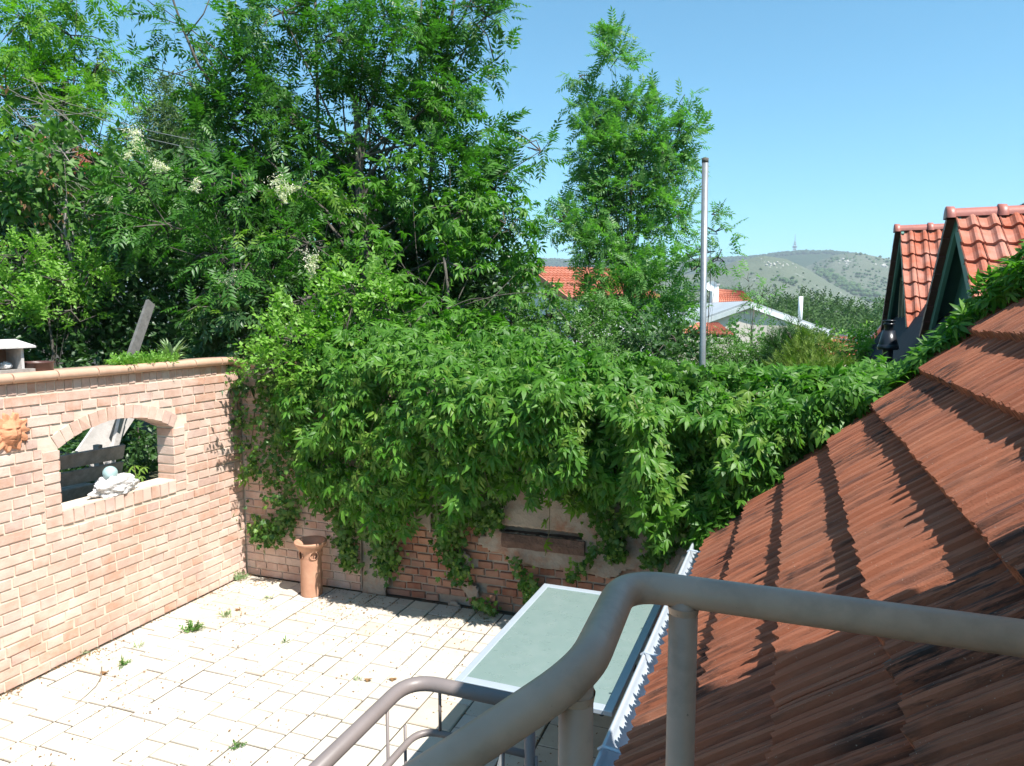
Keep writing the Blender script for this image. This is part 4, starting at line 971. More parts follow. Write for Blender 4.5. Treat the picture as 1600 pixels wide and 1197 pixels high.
# F: house seen through the trees on the left
R0, R1, V0, V1 = at_y(60, 210, 17), at_y(175, 248, 19), at_y(40, 310, 14), at_y(128, 306, 15.5)
hF = thing('hidden_house', 'house with an orange-red roof glimpsed through the trees at the left', 'house', (R0[0], R0[1], -1))
tiled_slope('roof', R0, R1, V0, V1, 12, 26, M['pantile'], hF)
mb = MB(); f_ = [V0 + ZZ * -.1 + UP * 0, V1 - ZZ * .1, R1 - ZZ * .1, R0 - ZZ * .1]; mb.add(f_ + [np.array([p[0], p[1], -1.5]) for p in f_], [(0, 1, 5, 4), (1, 2, 6, 5), (2, 3, 7, 6), (3, 0, 4, 7)]); mb.build('wall', M['shadewood'], hF)  # wall given the shade-dark colour to hide it among the trees
# overhead wires
for i, (y0, y1) in enumerate(((513, 517), (519, 523), (526, 531))):
    p0, p1_ = at_y(1270, y0, 22), at_y(1412, y1, 16); mb = MB(); mb.tube([p0 * (1 - t) + p1_ * t - ZZ * .18 * 4 * t * (1 - t) for t in np.linspace(0, 1, 9)], .016, 5)
    tag(mb.build('overhead_wire', M['zinc']), ('highest', 'middle', 'lowest')[i] + ' of three grey wires left of the black flue', 'wire', 'wires in front of the dormer house')
for i, (x0, y0, x1, y1) in enumerate(((150, 178, 330, 222), (150, 190, 330, 236))):
    p0, p1_ = at_y(x0, y0, 12), at_y(x1, y1, 12.5); mb = MB(); mb.tube([p0 * (1 - t) + p1_ * t - ZZ * .06 * 4 * t * (1 - t) for t in np.linspace(-1, 2, 13)], .006, 5)
    tag(mb.build('overhead_wire', M['zinc']), ('upper', 'lower') [i] + ' of two thin wires crossing behind the cream flowers at the left', 'wire', 'wires by the left trees')
#@PART3
# ------------------------------------------------------------------ leaves
def T_leaflet(L=1, W=.34, fold=.05, droop=.12, six=False, base=(0, 0, 0), ang=0, tilt=0):
    if six: v = [(0, 0, 0), (-W * .36, .28 * L, fold), (-W / 2, .60 * L, fold - droop * .3), (0, L, -droop), (W / 2, .60 * L, fold - droop * .3), (W * .36, .28 * L, fold), (0, .5 * L, -.02)]; f = [(0, 6, 1), (1, 6, 2), (2, 6, 3), (3, 6, 4), (4, 6, 5), (5, 6, 0)]
    else: v = [(0, 0, 0), (-W / 2, .42 * L, fold), (0, L, -droop), (W / 2, .42 * L, fold), (0, .48 * L, -.01)]; f = [(0, 4, 1), (1, 4, 2), (2, 4, 3), (3, 4, 0)]
    v = np.array(v, float); c, s = cos(ang), sin(ang); R = np.array([[c, s, 0], [-s, c, 0], [0, 0, 1]]); v = v @ R.T
    v[:, 2] += tilt * np.abs(v[:, 0]); return v + np.array(base), np.array(f)
def T_join(parts):
    V = []; F = []; o = 0
    for v, f in parts: V.append(v); F.append(f + o); o += len(v)
    return np.concatenate(V), np.concatenate(F)
def strip(p0, p1, w):
    p0, p1 = np.array(p0, float), np.array(p1, float); return np.array([p0 - [w, 0, 0], p0 + [w, 0, 0], p1 + [w * .6, 0, 0], p1 - [w * .6, 0, 0]]), np.array([(0, 1, 2), (0, 2, 3)])
def T_pinnate(pairs=5, seed=0, L=.34, W=.11, droop=.16):
    r = random.Random(seed); zz = lambda y: -droop * y * y; parts = [strip((0, 0, 0), (0, .55, zz(.55)), .008), strip((0, .55, zz(.55)), (0, .98, zz(.98)), .006)]
    for k in range(pairs):
        y = .26 + .62 * k / (pairs - 1) + r.uniform(-.01, .01); l = L * (1 - .25 * abs(k - pairs * .45) / pairs) * r.uniform(.9, 1.1)
        for s in (-1, 1): parts.append(T_leaflet(l, W * r.uniform(.85, 1.15), .012, .05 + r.uniform(0, .05), False, (0, y, zz(y)), s * radians(r.uniform(48, 66)), r.uniform(-.25, .1)))
    parts.append(T_leaflet(L * .95, W, .012, .06, False, (0, .93, zz(.93)), r.uniform(-.15, .15)))
    return T_join(parts)
def T_palmate(seed=0, n=5):
    r = random.Random(seed); parts = [strip((0, -.45, .06), (0, .02, 0), .012)]; A = {5: (-82, -42, 0, 42, 82), 3: (-60, 0, 60)}[n]; Ls = {5: (.62, .86, 1, .86, .62), 3: (.8, 1, .8)}[n]
    for a, l in zip(A, Ls): parts.append(T_leaflet(l * r.uniform(.88, 1.08), .29 * l * r.uniform(.85, 1.15), .05, r.uniform(.16, .42) * l, True, (0, 0, 0), radians(a + r.uniform(-9, 9)), -.12))
    return T_join(parts)
def T_ivy(seed=0):
    r = random.Random(seed); o = [(0, .05), (-.30, -.05), (-.48, .22), (-.28, .36), (-.42, .66), (-.14, .62), (0, 1.0), (.14, .62), (.42, .66), (.28, .36), (.48, .22), (.30, -.05)]
    v = [(x * r.uniform(.9, 1.1), y * r.uniform(.95, 1.05), r.uniform(-.05, .03) - .10 * abs(x) - (.06 if i == 6 else 0)) for i, (x, y) in enumerate(o)] + [(0, .36, .03)]; m = len(o)
    p = (np.array(v), np.array([(i, (i + 1) % m, m) for i in range(m)])); return T_join([p, strip((0, -.45, -.02), (0, .1, 0), .012)])
def T_sprig(n=7, seed=0, L=.34, W=.20, spread=1.0, four=False):
    r = random.Random(seed); parts = [strip((0, 0, 0), (0, 1, 0), .008)]
    for k in range(n):
        y = .12 + .88 * k / (n - 1); a = (1 if k % 2 else -1) * radians(r.uniform(30, 75)) if k < n - 1 else r.uniform(-.2, .2)
        v, f = T_leaflet(L * r.uniform(.75, 1.15), W * r.uniform(.8, 1.2), .03, r.uniform(-.02, .10), False, (0, 0, 0), a)
        t = r.uniform(-.9, .9) * spread; c, s = cos(t), sin(t); v = v @ np.array([[c, 0, s], [0, 1, 0], [-s, 0, c]]).T + [0, y, 0]
        if not four: v = v[:4]; f = np.array([(0, 2, 1), (0, 3, 2)])
        parts.append((v, f))
    return T_join(parts)
def T_spray(seed=0):
    r = random.Random(seed); v = []; f = []
    for k in range(9):
        y = .05 + .1 * k; a = (1 if k % 2 else -1) * radians(r.uniform(22, 42)) if k < 8 else 0; l = (.55 - .045 * k) * r.uniform(.8, 1.2); w = .035; z = r.uniform(-.1, .1)
        b = len(v); d = (sin(a), cos(a)); v += [(-w * d[1], y, 0), (w * d[1], y, 0), (d[0] * l, y + d[1] * l, z)]; f.append((b, b + 1, b + 2))
    v += [(-.02, 0, 0), (.02, 0, 0), (0, 1, 0)]; f.append((27, 28, 29)); return np.array(v), np.array(f)
TP_ = {'pin': [T_pinnate(5, i) for i in range(4)] + [T_pinnate(6, 9)], 'pin4': [T_pinnate(4, 20 + i) for i in range(3)], 'palm': [T_palmate(i) for i in range(6)], 'palm3': [T_palmate(30 + i, 3) for i in range(2)],
       'ivy': [T_ivy(i) for i in range(4)], 'sprig': [T_sprig(7, i) for i in range(4)], 'sprigL': [T_sprig(6, 50 + i, .42, .22, 1.0, True) for i in range(4)], 'narrow': [T_sprig(9, 70 + i, .36, .09) for i in range(3)], 'spray': [T_spray(i) for i in range(4)],
       'blade': [T_leaflet(1, .15, .03, .22, True), T_leaflet(1, .18, .035, .12, True)], 'leaf': [T_leaflet(1, .5, .06, .12, False), T_leaflet(1, .42, .05, .2, False)]}
def vnoise(P, sc, seed): return np.array([mnoise.noise(Vector((p[0] * sc + seed, p[1] * sc, p[2] * sc))) for p in P])
def unit(A): return A / (np.linalg.norm(A, axis=1, keepdims=True) + 1e-9)
def foliage(root, key, mat, P, D, Nn, Sc, nparts=0, part='leaf', rest='foliage'):
    """P place, D growing direction, Nn upper-side normal, Sc length"""
    P = np.asarray(P, float); D = unit(np.asarray(D, float)); X = unit(np.cross(D, Nn)); Nz = np.cross(X, D); Sc = np.asarray(Sc, float)
    tm_ = TP_[key]; n = len(P); ti = rng.integers(0, len(tm_), n); head = np.zeros(n, bool); off = np.array(root.location)
    if nparts:
        d = P - CAM; zz = d @ FW; px = 800 + 1110 * (d @ RT) / zz; py = 598.5 - 1110 * (d @ UP) / zz
        sc = np.where((px > 0) & (px < 1600) & (py > 0) & (py < 1197) & (zz > 0), Sc / zz, 0) * np.clip(np.abs((Nz * unit(-d)).sum(1)), .3, 1)
        idx = np.argsort(-sc)[:nparts]; idx = idx[sc[idx] > 0]; head[idx] = True
        ms = [np_mesh(part, v, f, mat) for v, f in tm_]
        for i in np.where(head)[0]:
            o = bpy.data.objects.new(part, ms[ti[i]]); COL.objects.link(o); o.parent = root
            o.matrix_local = basis(X[i], D[i], Nz[i], P[i] - off, Sc[i], Sc[i], Sc[i])
    V = []; F = []; o = 0
    for k, (v, f) in enumerate(tm_):
        s = np.where((ti == k) & ~head)[0]
        if not len(s): continue
        R = np.stack([X[s], D[s], Nz[s]], axis=1)          # rows: local axes
        w = np.einsum('vk,nkj->nvj', v, R) * Sc[s][:, None, None] + P[s][:, None, :] - off
        V.append(w.reshape(-1, 3)); F.append((f[None] + (np.arange(len(s)) * len(v))[:, None, None]).reshape(-1, 3) + o); o += len(s) * len(v)
    if V:
        ob = bpy.data.objects.new(rest, np_mesh(rest, np.concatenate(V), np.concatenate(F), mat)); COL.objects.link(ob); ob.parent = root; ob['kind'] = 'stuff'
def clump_pts(clumps, dens, cull=.0, seed=0, shell=.45):
    """clumps: (px, py, Y, rx px, ry px, depth m[, weight])"""
    out = []; nor = []
    for c in clumps:
        px, py, Y, rx, ry, rd = c[:6]; w = c[6] if len(c) > 6 else 1
        ctr = at_y(px, py, Y); a, b = rx * Y / 1110, ry * Y / 1110; n = max(4, int(dens * w * pi * a * b))
        d = unit(rng.normal(size=(n, 3))); r = rng.uniform(0, 1, n) ** shell
        p = d * r[:, None] * np.array([a, rd, b]); out.append(ctr + p); nor.append(unit(d / np.array([a, rd, b])))
    P = np.concatenate(out); Nn = np.concatenate(nor)
    if cull > -1: k = vnoise(P, 1.5, seed) + .5 * vnoise(P, 3.7, seed + 9) > cull; P, Nn = P[k], Nn[k]
    return P, Nn
def rosettes(P, Nn, per, leaf, up=.25, spread=.9, droop=0., jit=.25):
    n = len(P); D0 = unit(Nn * .7 + np.array([0, 0, up]) + rng.normal(size=(n, 3)) * .3)
    PP = np.repeat(P, per, 0); DD = np.repeat(D0, per, 0) + rng.normal(size=(n * per, 3)) * spread; DD = unit(DD); DD[:, 2] -= droop; DD = unit(DD)
    NN = np.tile([0, 0, 1.], (n * per, 1)) + rng.normal(size=(n * per, 3)) * .35 + np.repeat(Nn, per, 0) * .25
    return PP + rng.normal(size=PP.shape) * leaf * .15, DD, NN, leaf * rng.uniform(1 - jit, 1 + jit, n * per)
def limbs(root, base, clumps, P, r0, mat, trunk_top=None, nsub=60, name='branches', tw=.006):
    base = np.array(base, float); cs = [at_y(c[0], c[1], c[2]) for c in clumps]
    top = trunk_top if trunk_top is not None else np.mean(cs, 0); top = np.array(top)
    mb = MB(); pts = [base + (top - base) * t + np.array([mnoise.noise(Vector((t * 3, base[0], 1))), mnoise.noise(Vector((t * 3, base[0], 5))), 0]) * .12 * min(1, 6 * t) for t in np.linspace(0, 1, 9)]
    mb.tube(pts, [r0 * (1 - .75 * t) for t in np.linspace(0, 1, 9)], 10); mb.build('trunk', mat, root, True)
    mb = MB()
    for c in cs:
        t = rng.uniform(.35, .9); s = base + (top - base) * t
        if s[2] > c[2] - .1: s = base + (top - base) * max(.15, (c[2] - base[2]) / (top[2] - base[2] + 1e-6) * .7)
        m = (s + c) / 2 + rng.normal(size=3) * .12 + np.array([0, 0, .08 * np.linalg.norm(c - s)])
        mb.tube([s * (1 - u) ** 2 + 2 * m * u * (1 - u) + c * u * u for u in np.linspace(0, 1, 7)], [r0 * .17 * (1 - .8 * u) for u in np.linspace(0, 1, 7)], 6)
    if len(P) and nsub:
        for i in rng.choice(len(P), min(nsub, len(P)), False):
            p = P[i]; c = min(cs, key=lambda c: np.linalg.norm(c - p)); m = (c + p) / 2 + rng.normal(size=3) * .06
            mb.tube([c, m, p], [tw * 1.6, tw * 1.2, tw * .6], 4, False)
    mb.build(name, mat, root, True)
def shrub(name, label, cat, clumps, key, mat, leaf, dens, per=1, cull=-.25, seed=0, group=None, base_z=None, r0=.03, nparts=0, up=.25, spread=.9, droop=0, shell=.45, stem=M['bark'], limb=True, nsub=40, part='leaf', jit=.25):
    P, Nn = clump_pts(clumps, dens / per, cull, seed, shell)
    ctr = P.mean(0); z = base_z if base_z is not None else float(gz(ctr[0], ctr[1]))
    base = np.array([ctr[0], ctr[1], z]); r = thing(name, label, cat, base, group)
    if limb: limbs(r, base, clumps, P, r0, stem, None, nsub)
    foliage(r, key, M[mat], *rosettes(P, Nn, per, leaf, up, spread, droop, jit), nparts=nparts, part=part)
    return r
def panicle(root, p, L, d, mat=M['flower']):
    n = int(760 * L / .3); t = rng.uniform(0, 1, n) ** .8; rad = (1 - t) * L * .34 + .012; lobe = .7 + .5 * np.sin(t * 26)
    a = unit(np.array([d])); q = unit(rng.normal(size=(n, 3))); X = q - (q @ a[0])[:, None] * a; X = unit(X)
    P = p + a * (t * L)[:, None] + X * (rad * lobe * rng.uniform(.3, 1, n) ** .5)[:, None]
    foliage(root, 'leaf', mat, P, rng.normal(size=(n, 3)), rng.normal(size=(n, 3)), rng.uniform(.016, .026, n), rest='flower_panicle')

# ---- trees at the left and centre
G = .95
shrub('ash_tree', 'big dark green ash tree filling the top centre of the view', 'tree',
      [(250, 10, 9.0, 42, 30, .5, .5), (215, 100, 9.2, 1, 1, .1), (300, 60, 9.0, 45, 40, .5, .55), (370, 60, 9.3, 60, 75, .9), (440, 20, 9.2, 80, 60, 1, .8), (440, 150, 9.5, 85, 65, 1.1), (395, 225, 9.3, 85, 75, 1), (530, 60, 9.5, 70, 80, 1), (575, 160, 9.6, 60, 62, 1, .8), (620, 45, 9.4, 75, 60, 1),
       (650, 130, 9.6, 75, 62, 1, .9), (600, 215, 9.5, 60, 60, 1), (710, 165, 9.3, 62, 60, .9), (760, 25, 9.4, 55, 48, .7), (772, 95, 9.2, 24, 20, .4, .6), (712, 230, 9.3, 85, 62, 1), (695, 310, 9.2, 110, 75, 1.2), (772, 300, 9.2, 44, 56, .8), (845, 236, 9.0, 40, 18, .4, .7), (795, 360, 9.2, 40, 50, .6),
       (480, 265, 9.6, 85, 65, 1.1), (335, 170, 9.0, 50, 34, .5, .6), (295, 130, 8.9, 36, 14, .4, .5), (690, 40, 9.6, 50, 60, .6, .5)],
      'pin', 'ash', .27, 370, per=5, cull=-.06, seed=3, base_z=G, r0=.13, nparts=300, up=.30, spread=.95, droop=.12, nsub=260)
at = lambda x, y, Y: at_y(x, y, Y)
st_ = bpy.data.objects['ash_tree']
for pth, rr in (([(668, 330, 9.6), (680, 200, 9.6), (695, 110, 9.6), (702, 50, 9.6), (716, -40, 9.6)], .030), ([(697, 52, 9.6), (680, 20, 9.6), (668, -30, 9.6)], .016), ([(698, 60, 9.6), (722, 30, 9.6), (745, -20, 9.6)], .016), ([(700, 95, 9.6), (735, 70, 9.5), (765, 40, 9.4)], .010),
                ([(660, 320, 9.8), (655, 200, 9.8), (657, 60, 9.8), (660, -40, 9.8)], .022), ([(500, 330, 9.6), (497, 200, 9.6), (494, 60, 9.6), (492, -30, 9.6)], .026), ([(345, 150, 9), (310, 102, 8.9), (288, 50, 8.9), (272, 5, 8.9), (262, -30, 8.9)], .018), ([(310, 104, 8.9), (265, 118, 8.9), (232, 128, 8.9)], .007), ([(290, 58, 8.9), (318, 22, 8.9), (330, -8, 8.9)], .009), ([(285, 40, 8.9), (250, 28, 8.9), (200, 18, 8.9)], .006), ([(560, 330, 9.6), (562, 180, 9.6), (568, 20, 9.6)], .02)):
    mb = MB(); mb.tube([at(*p) for p in pth], [rr * (1 - .5 * k / len(pth)) for k in range(len(pth))], 8); mb.build('stem', M['bark'], st_, True)
shrub('young_ash', 'slender bright green young ash tree standing alone left of the steel pole', 'tree',
      [(957, 62, 13, 14, 22, .2, 1.2), (955, 105, 13, 34, 34, .4), (905, 118, 13, 14, 12, .2, .4), (930, 175, 13, 36, 38, .5), (980, 170, 13, 40, 38, .5), (1070, 148, 13, 20, 14, .3, .6), (1030, 146, 13, 14, 16, .3, .6), (1060, 205, 13, 38, 30, .5), (940, 240, 13, 52, 50, .7), (1010, 240, 13, 60, 50, .7), (1050, 270, 13, 38, 40, .5), (930, 320, 13, 52, 46, .7),
       (1000, 330, 13, 60, 52, .8), (1058, 335, 13, 28, 38, .5, .8), (925, 385, 12.6, 36, 38, .7), (985, 400, 12.5, 58, 50, .9), (1030, 440, 12, 46, 42, .9), (960, 460, 12, 62, 45, 1), (1010, 500, 11.5, 70, 45, .9), (880, 345, 12.6, 30, 26, .5, .8), (1065, 480, 12, 18, 30, .5)],
      'pin', 'ash_light', .27, 420, per=5, cull=-.22, seed=11, base_z=-.6, r0=.07, nparts=300, up=.45, spread=.9, droop=.05, nsub=160)
shrub('ash_sapling', 'thin ash sapling with a few sprays just right of the steel pole', 'sapling',
      [(1112, 335, 11, 14, 12, .2, 1), (1118, 362, 11, 26, 14, .3, 1), (1105, 395, 11, 36, 16, .3, 1), (1092, 415, 11, 34, 22, .3), (1122, 402, 11, 24, 18, .3)], 'pin', 'ash_light', .25, 120, per=4, cull=-.5, seed=5, base_z=-.6, r0=.015, nparts=60, up=.3, droop=.15, nsub=20)
shrub('feathery_tree', 'bright green feathery tree in the top left corner', 'tree',
      [(40, 30, 10.5, 60, 60, .8), (110, 55, 10.5, 50, 45, .8), (150, 105, 10.5, 45, 45, .7), (60, 110, 10.3, 75, 50, .9), (10, 150, 10, 50, 60, .8), (120, 160, 10.4, 60, 45, .8), (165, 175, 10.5, 30, 45, .6), (90, 205, 10.3, 60, 34, .7, .8), (15, 215, 10, 45, 35, .6), (120, -5, 10.5, 70, 25, .7), (170, 215, 10.5, 22, 22, .5)],
      'pin', 'ash_left', .26, 250, per=5, cull=-.25, seed=21, base_z=G, r0=.10, nparts=250, up=.2, spread=.9, droop=.35, nsub=140)
shrub('pale_tree', 'pale grey-green tree standing farther back between the two ash crowns', 'tree',
      [(265, 175, 15, 40, 42, 1), (300, 205, 15, 46, 55, 1), (255, 250, 15, 55, 55, 1.2), (320, 270, 15, 55, 60, 1.2), (235, 215, 15, 30, 36, .8), (275, 145, 15, 22, 16, .5, .7), (330, 330, 14, 70, 60, 1)],
      'narrow', 'pale', .34, 220, per=3, cull=-.35, seed=31, base_z=0, r0=.1, up=.5, spread=.7, nsub=120)
# sky-blocking undergrowth behind the left wall: several shrubs, each its own thing
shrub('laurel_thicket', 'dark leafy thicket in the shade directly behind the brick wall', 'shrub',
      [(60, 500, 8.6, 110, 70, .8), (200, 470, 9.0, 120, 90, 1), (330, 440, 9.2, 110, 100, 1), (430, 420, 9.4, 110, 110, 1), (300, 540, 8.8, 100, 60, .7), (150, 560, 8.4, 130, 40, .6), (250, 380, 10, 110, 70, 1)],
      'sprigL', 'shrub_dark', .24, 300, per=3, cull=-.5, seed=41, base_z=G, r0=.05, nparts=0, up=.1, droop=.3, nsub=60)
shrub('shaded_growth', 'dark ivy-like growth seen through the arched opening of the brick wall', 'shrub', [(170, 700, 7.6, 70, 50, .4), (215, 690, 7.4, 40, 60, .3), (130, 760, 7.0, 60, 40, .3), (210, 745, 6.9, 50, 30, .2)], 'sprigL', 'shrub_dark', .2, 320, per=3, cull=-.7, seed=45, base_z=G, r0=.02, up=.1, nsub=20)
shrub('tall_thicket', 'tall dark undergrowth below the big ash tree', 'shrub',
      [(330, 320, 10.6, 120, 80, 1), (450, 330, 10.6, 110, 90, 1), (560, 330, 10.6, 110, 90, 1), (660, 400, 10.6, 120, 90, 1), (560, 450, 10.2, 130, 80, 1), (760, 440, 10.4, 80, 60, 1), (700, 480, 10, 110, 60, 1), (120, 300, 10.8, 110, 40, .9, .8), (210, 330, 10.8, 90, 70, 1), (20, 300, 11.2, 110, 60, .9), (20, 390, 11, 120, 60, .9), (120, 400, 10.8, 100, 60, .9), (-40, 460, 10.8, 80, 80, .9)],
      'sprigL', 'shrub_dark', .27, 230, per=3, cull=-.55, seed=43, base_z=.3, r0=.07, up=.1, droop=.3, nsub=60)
shrub('privet_bush', 'sunlit yellow-green small-leaved bush at the left above the brick wall', 'bush',
      [(35, 410, 8.0, 60, 36, .4), (95, 440, 7.9, 66, 40, .4), (140, 425, 8.0, 40, 36, .35), (30, 470, 7.8, 50, 44, .4), (110, 485, 7.8, 45, 26, .35, .7)],
      'sprig', 'shrub_light', .15, 620, per=4, cull=-.15, seed=51, base_z=G, r0=.03, up=.4, nsub=60)
shrub('cherry_branches', 'broad-leaved branches with green and rusty leaves at the left edge', 'shrub',
      [(25, 270, 8.6, 50, 36, .4, .6), (70, 290, 8.7, 60, 35, .4, .4), (25, 320, 8.6, 40, 30, .4, .6), (130, 330, 8.4, 60, 30, .4, .5), (100, 240, 8.4, 50, 30, .4, .5), (200, 300, 8.6, 60, 50, .5, .6), (180, 380, 8.6, 60, 35, .5, .6)],
      'sprigL', 'shrub_mid', .28, 330, per=3, cull=-.2, seed=53, base_z=G, r0=.04, up=.1, droop=.25, nsub=90, stem=M['twig'])
dl = thing('withered_twigs', 'tangle of bare grey twigs with hanging rusty dead leaves at the left', 'twigs', at(60, 300, 8.3))
mb = MB()
for k in range(45):
    s = at(rng.uniform(-10, 80), rng.uniform(120, 270), rng.uniform(8.3, 9.4)); ang = rng.uniform(-.35, .95); L = rng.uniform(.5, 1.5)
    d = np.array([cos(ang), rng.uniform(-.2, .2), -sin(ang)]); e = s + d * L; m = (s + e) / 2 + rng.normal(size=3) * .10; e[2] -= L * .12
    mb.tube([s, m, e], [.0036, .0028, .0014], 4, False)
mb.build('bare_branches', M['twig'], dl, True)
P, Nn = clump_pts([(8, 135, 8.3, 12, 26, .15), (52, 215, 8.3, 10, 14, .1), (35, 245, 8.3, 22, 10, .15), (60, 265, 8.3, 30, 14, .2), (88, 285, 8.3, 22, 14, .15), (50, 320, 8.3, 20, 24, .2), (70, 340, 8.3, 40, 12, .2), (110, 300, 8.3, 14, 20, .1), (150, 350, 8.3, 30, 10, .15, .5), (48, 395, 8.3, 10, 10, .1), (3, 380, 8.3, 8, 16, .1)], 150, -1.1)
foliage(dl, 'leaf', M['deadleaf'], P, rng.normal(size=P.shape) * .5 + [0, 0, -1], rng.normal(size=P.shape), rng.uniform(.05, .09, len(P)), rest='dead_leaves')
for pth in ([(162, 433, 8.2), (172, 455, 8.2), (190, 476, 8.2)], [(171, 434, 8.2), (173, 452, 8.2)], [(18, 415, 8), (17, 450, 8), (12, 500, 8)], [(88, 425, 8.2), (98, 445, 8.2), (108, 452, 8.2)], [(140, 358, 8.2), (143, 375, 8.2), (150, 392, 8.2)]):
    mb = MB(); mb.tube([at(*p) for p in pth], [.010, .007, .004][:len(pth)], 6); mb.build('dead_stem', M['twig'], dl, True)
fs_ = shrub('false_spirea', 'arching pinnate-leaved shrub with cream flower panicles left of centre', 'shrub',
      [(215, 290, 8.0, 60, 45, .5), (260, 350, 7.9, 80, 50, .6), (330, 300, 8.1, 60, 50, .5), (390, 300, 7.8, 70, 50, .6), (440, 330, 7.7, 60, 50, .5), (400, 380, 7.6, 80, 50, .6), (480, 380, 7.6, 50, 50, .5), (340, 400, 7.8, 80, 60, .6), (330, 480, 7.5, 50, 40, .5), (390, 440, 7.4, 70, 60, .6), (470, 290, 7.8, 50, 40, .4, .7)],
      'pin', 'ash', .24, 170, per=4, cull=-.15, seed=61, base_z=G, r0=.03, nparts=300, up=.15, spread=.9, droop=.3, nsub=120)
P, Nn = clump_pts([(395, 375, 7.2, 24, 18, .15), (345, 465, 7.1, 30, 14, .15), (430, 285, 7.4, 30, 12, .15), (530, 300, 7.6, 24, 30, .2), (515, 400, 7.2, 20, 12, .1)], 160, -1.1)
foliage(fs_, 'pin4', M['creeper_new_sunlit'], *rosettes(P, Nn, 1, .21, .2, .9, .25), rest='young_and_sunlit_leaves')
for x, y, L, Y, d in ((208, 198, .30, 7.8, (.25, 0, -1)), (222, 222, .26, 7.8, (-.5, -.2, -.6)), (236, 255, .22, 7.8, (1, 0, -.35)), (303, 300, .16, 7.8, (.3, 0, .9)), (165, 308, .14, 8, (.3, 0, -.4)), (428, 275, .30, 7.4, (.45, -.1, -1)), (487, 392, .30, 7.3, (.02, -.2, -1)), (372, 428, .26, 7.3, (-1, 0, -.5)), (445, 296, .15, 7.4, (1, 0, .1))):
    panicle(fs_, at(x, y, Y), L, d)
# creeper climbing the trees
shrub('climbing_creeper', 'creeper with five-fingered leaves climbing over the trunks right of centre', 'creeper',
      [(645, 285, 8.4, 60, 55, .5), (720, 330, 8.4, 80, 60, .6), (790, 350, 8.4, 55, 60, .5), (815, 420, 8.4, 40, 45, .4), (560, 320, 8.2, 50, 60, .5, .8), (600, 400, 8.0, 70, 55, .6), (700, 410, 8.0, 80, 60, .6), (770, 470, 7.8, 60, 45, .5), (660, 480, 7.5, 80, 50, .6), (520, 300, 8.0, 24, 26, .3), (700, 200, 8.8, 60, 50, .5, .7), (640, 520, 6.9, 80, 34, .4), (740, 515, 7.0, 70, 30, .4), (560, 540, 6.8, 70, 30, .35), (820, 525, 7.0, 50, 22, .35), (850, 460, 8, 30, 30, .4)],
      'palm', 'creeper', .115, 420, per=2, cull=-.12, seed=71, base_z=.4, r0=.05, nparts=300, up=0, spread=.8, droop=.55, nsub=40)
shrub('honeysuckle_bush', 'light yellow-green small-leaved bush hanging over the wall below the white flowers', 'bush',
      [(470, 470, 6.9, 60, 34, .4), (540, 455, 6.9, 60, 30, .4), (600, 470, 6.9, 36, 22, .3), (460, 530, 6.7, 70, 45, .4), (540, 520, 6.7, 60, 45, .4), (430, 575, 6.5, 50, 30, .3, .8), (520, 570, 6.5, 60, 30, .3, .7), (575, 440, 7, 40, 22, .3), (610, 500, 6.9, 34, 24, .3, .6)],
      'sprig', 'shrub_light', .16, 620, per=3, cull=-.05, seed=81, base_z=.75, r0=.025, up=.3, nsub=110, nparts=200, part='leaf_spray')
shrub('drooping_sprays', 'dark large-leaved sprays hanging at the corner where the brick walls meet', 'shrub',
      [(335, 560, 7.3, 40, 40, .3), (355, 510, 7.2, 45, 45, .35), (400, 520, 7.1, 50, 60, .4), (310, 520, 7.6, 35, 35, .3), (370, 590, 7.0, 40, 34, .3), (420, 480, 7.2, 50, 50, .4)],
      'palm', 'shrub_dark', .12, 520, per=2, cull=-.3, seed=83, base_z=.75, r0=.02, up=0, droop=.5, nsub=30, nparts=120)
shrub('grey_green_shrub', 'soft grey-green shrub with tiny leaves between the creeper and the young ash', 'shrub',
      [(860, 490, 9.5, 70, 38, .6), (800, 500, 9.2, 55, 34, .6), (900, 530, 9.0, 60, 34, .6), (930, 490, 9.8, 40, 30, .5), (820, 540, 8.6, 70, 26, .5), (950, 560, 8.4, 34, 20, .4)],
      'sprig', 'shrub_mid', .13, 700, per=4, cull=-.3, seed=91, base_z=0, r0=.03, up=.5, nsub=80)
shrub('low_ash_growth', 'dark broad-leaved growth at the foot of the young ash', 'shrub',
      [(970, 530, 9.5, 50, 34, .5), (1020, 560, 9.3, 50, 30, .5), (900, 560, 8.8, 60, 24, .5), (1060, 540, 10, 40, 36, .5)], 'sprigL', 'shrub_dark', .22, 300, per=3, cull=-.4, seed=93, base_z=0, r0=.03, nsub=40)
shrub('clipped_hedge', 'dense dark hedge with drooping narrow leaves right of the steel pole', 'hedge',
      [(1090, 570, 10.5, 60, 42, .7), (1150, 560, 10.5, 60, 40, .7), (1205, 568, 10.3, 50, 42, .7), (1110, 590, 10, 80, 26, .6), (1190, 600, 10, 70, 22, .6)],
      'narrow', 'shrub_mid', .17, 620, per=4, cull=-.6, seed=95, base_z=-.1, r0=.03, up=.25, droop=.5, nsub=30)
shrub('dark_thuja', 'dark green conifer with upright tips in front of the cream house', 'conifer',
      [(1222, 545, 9.6, 26, 28, .3), (1241, 524, 9.6, 13, 24, .2), (1262, 545, 9.5, 24, 24, .3), (1228, 570, 9.4, 34, 26, .35)], 'spray', 'conifer_dark', .17, 1500, per=4, cull=-.5, seed=97, base_z=-.1, r0=.03, up=1.2, spread=.5, nsub=20)
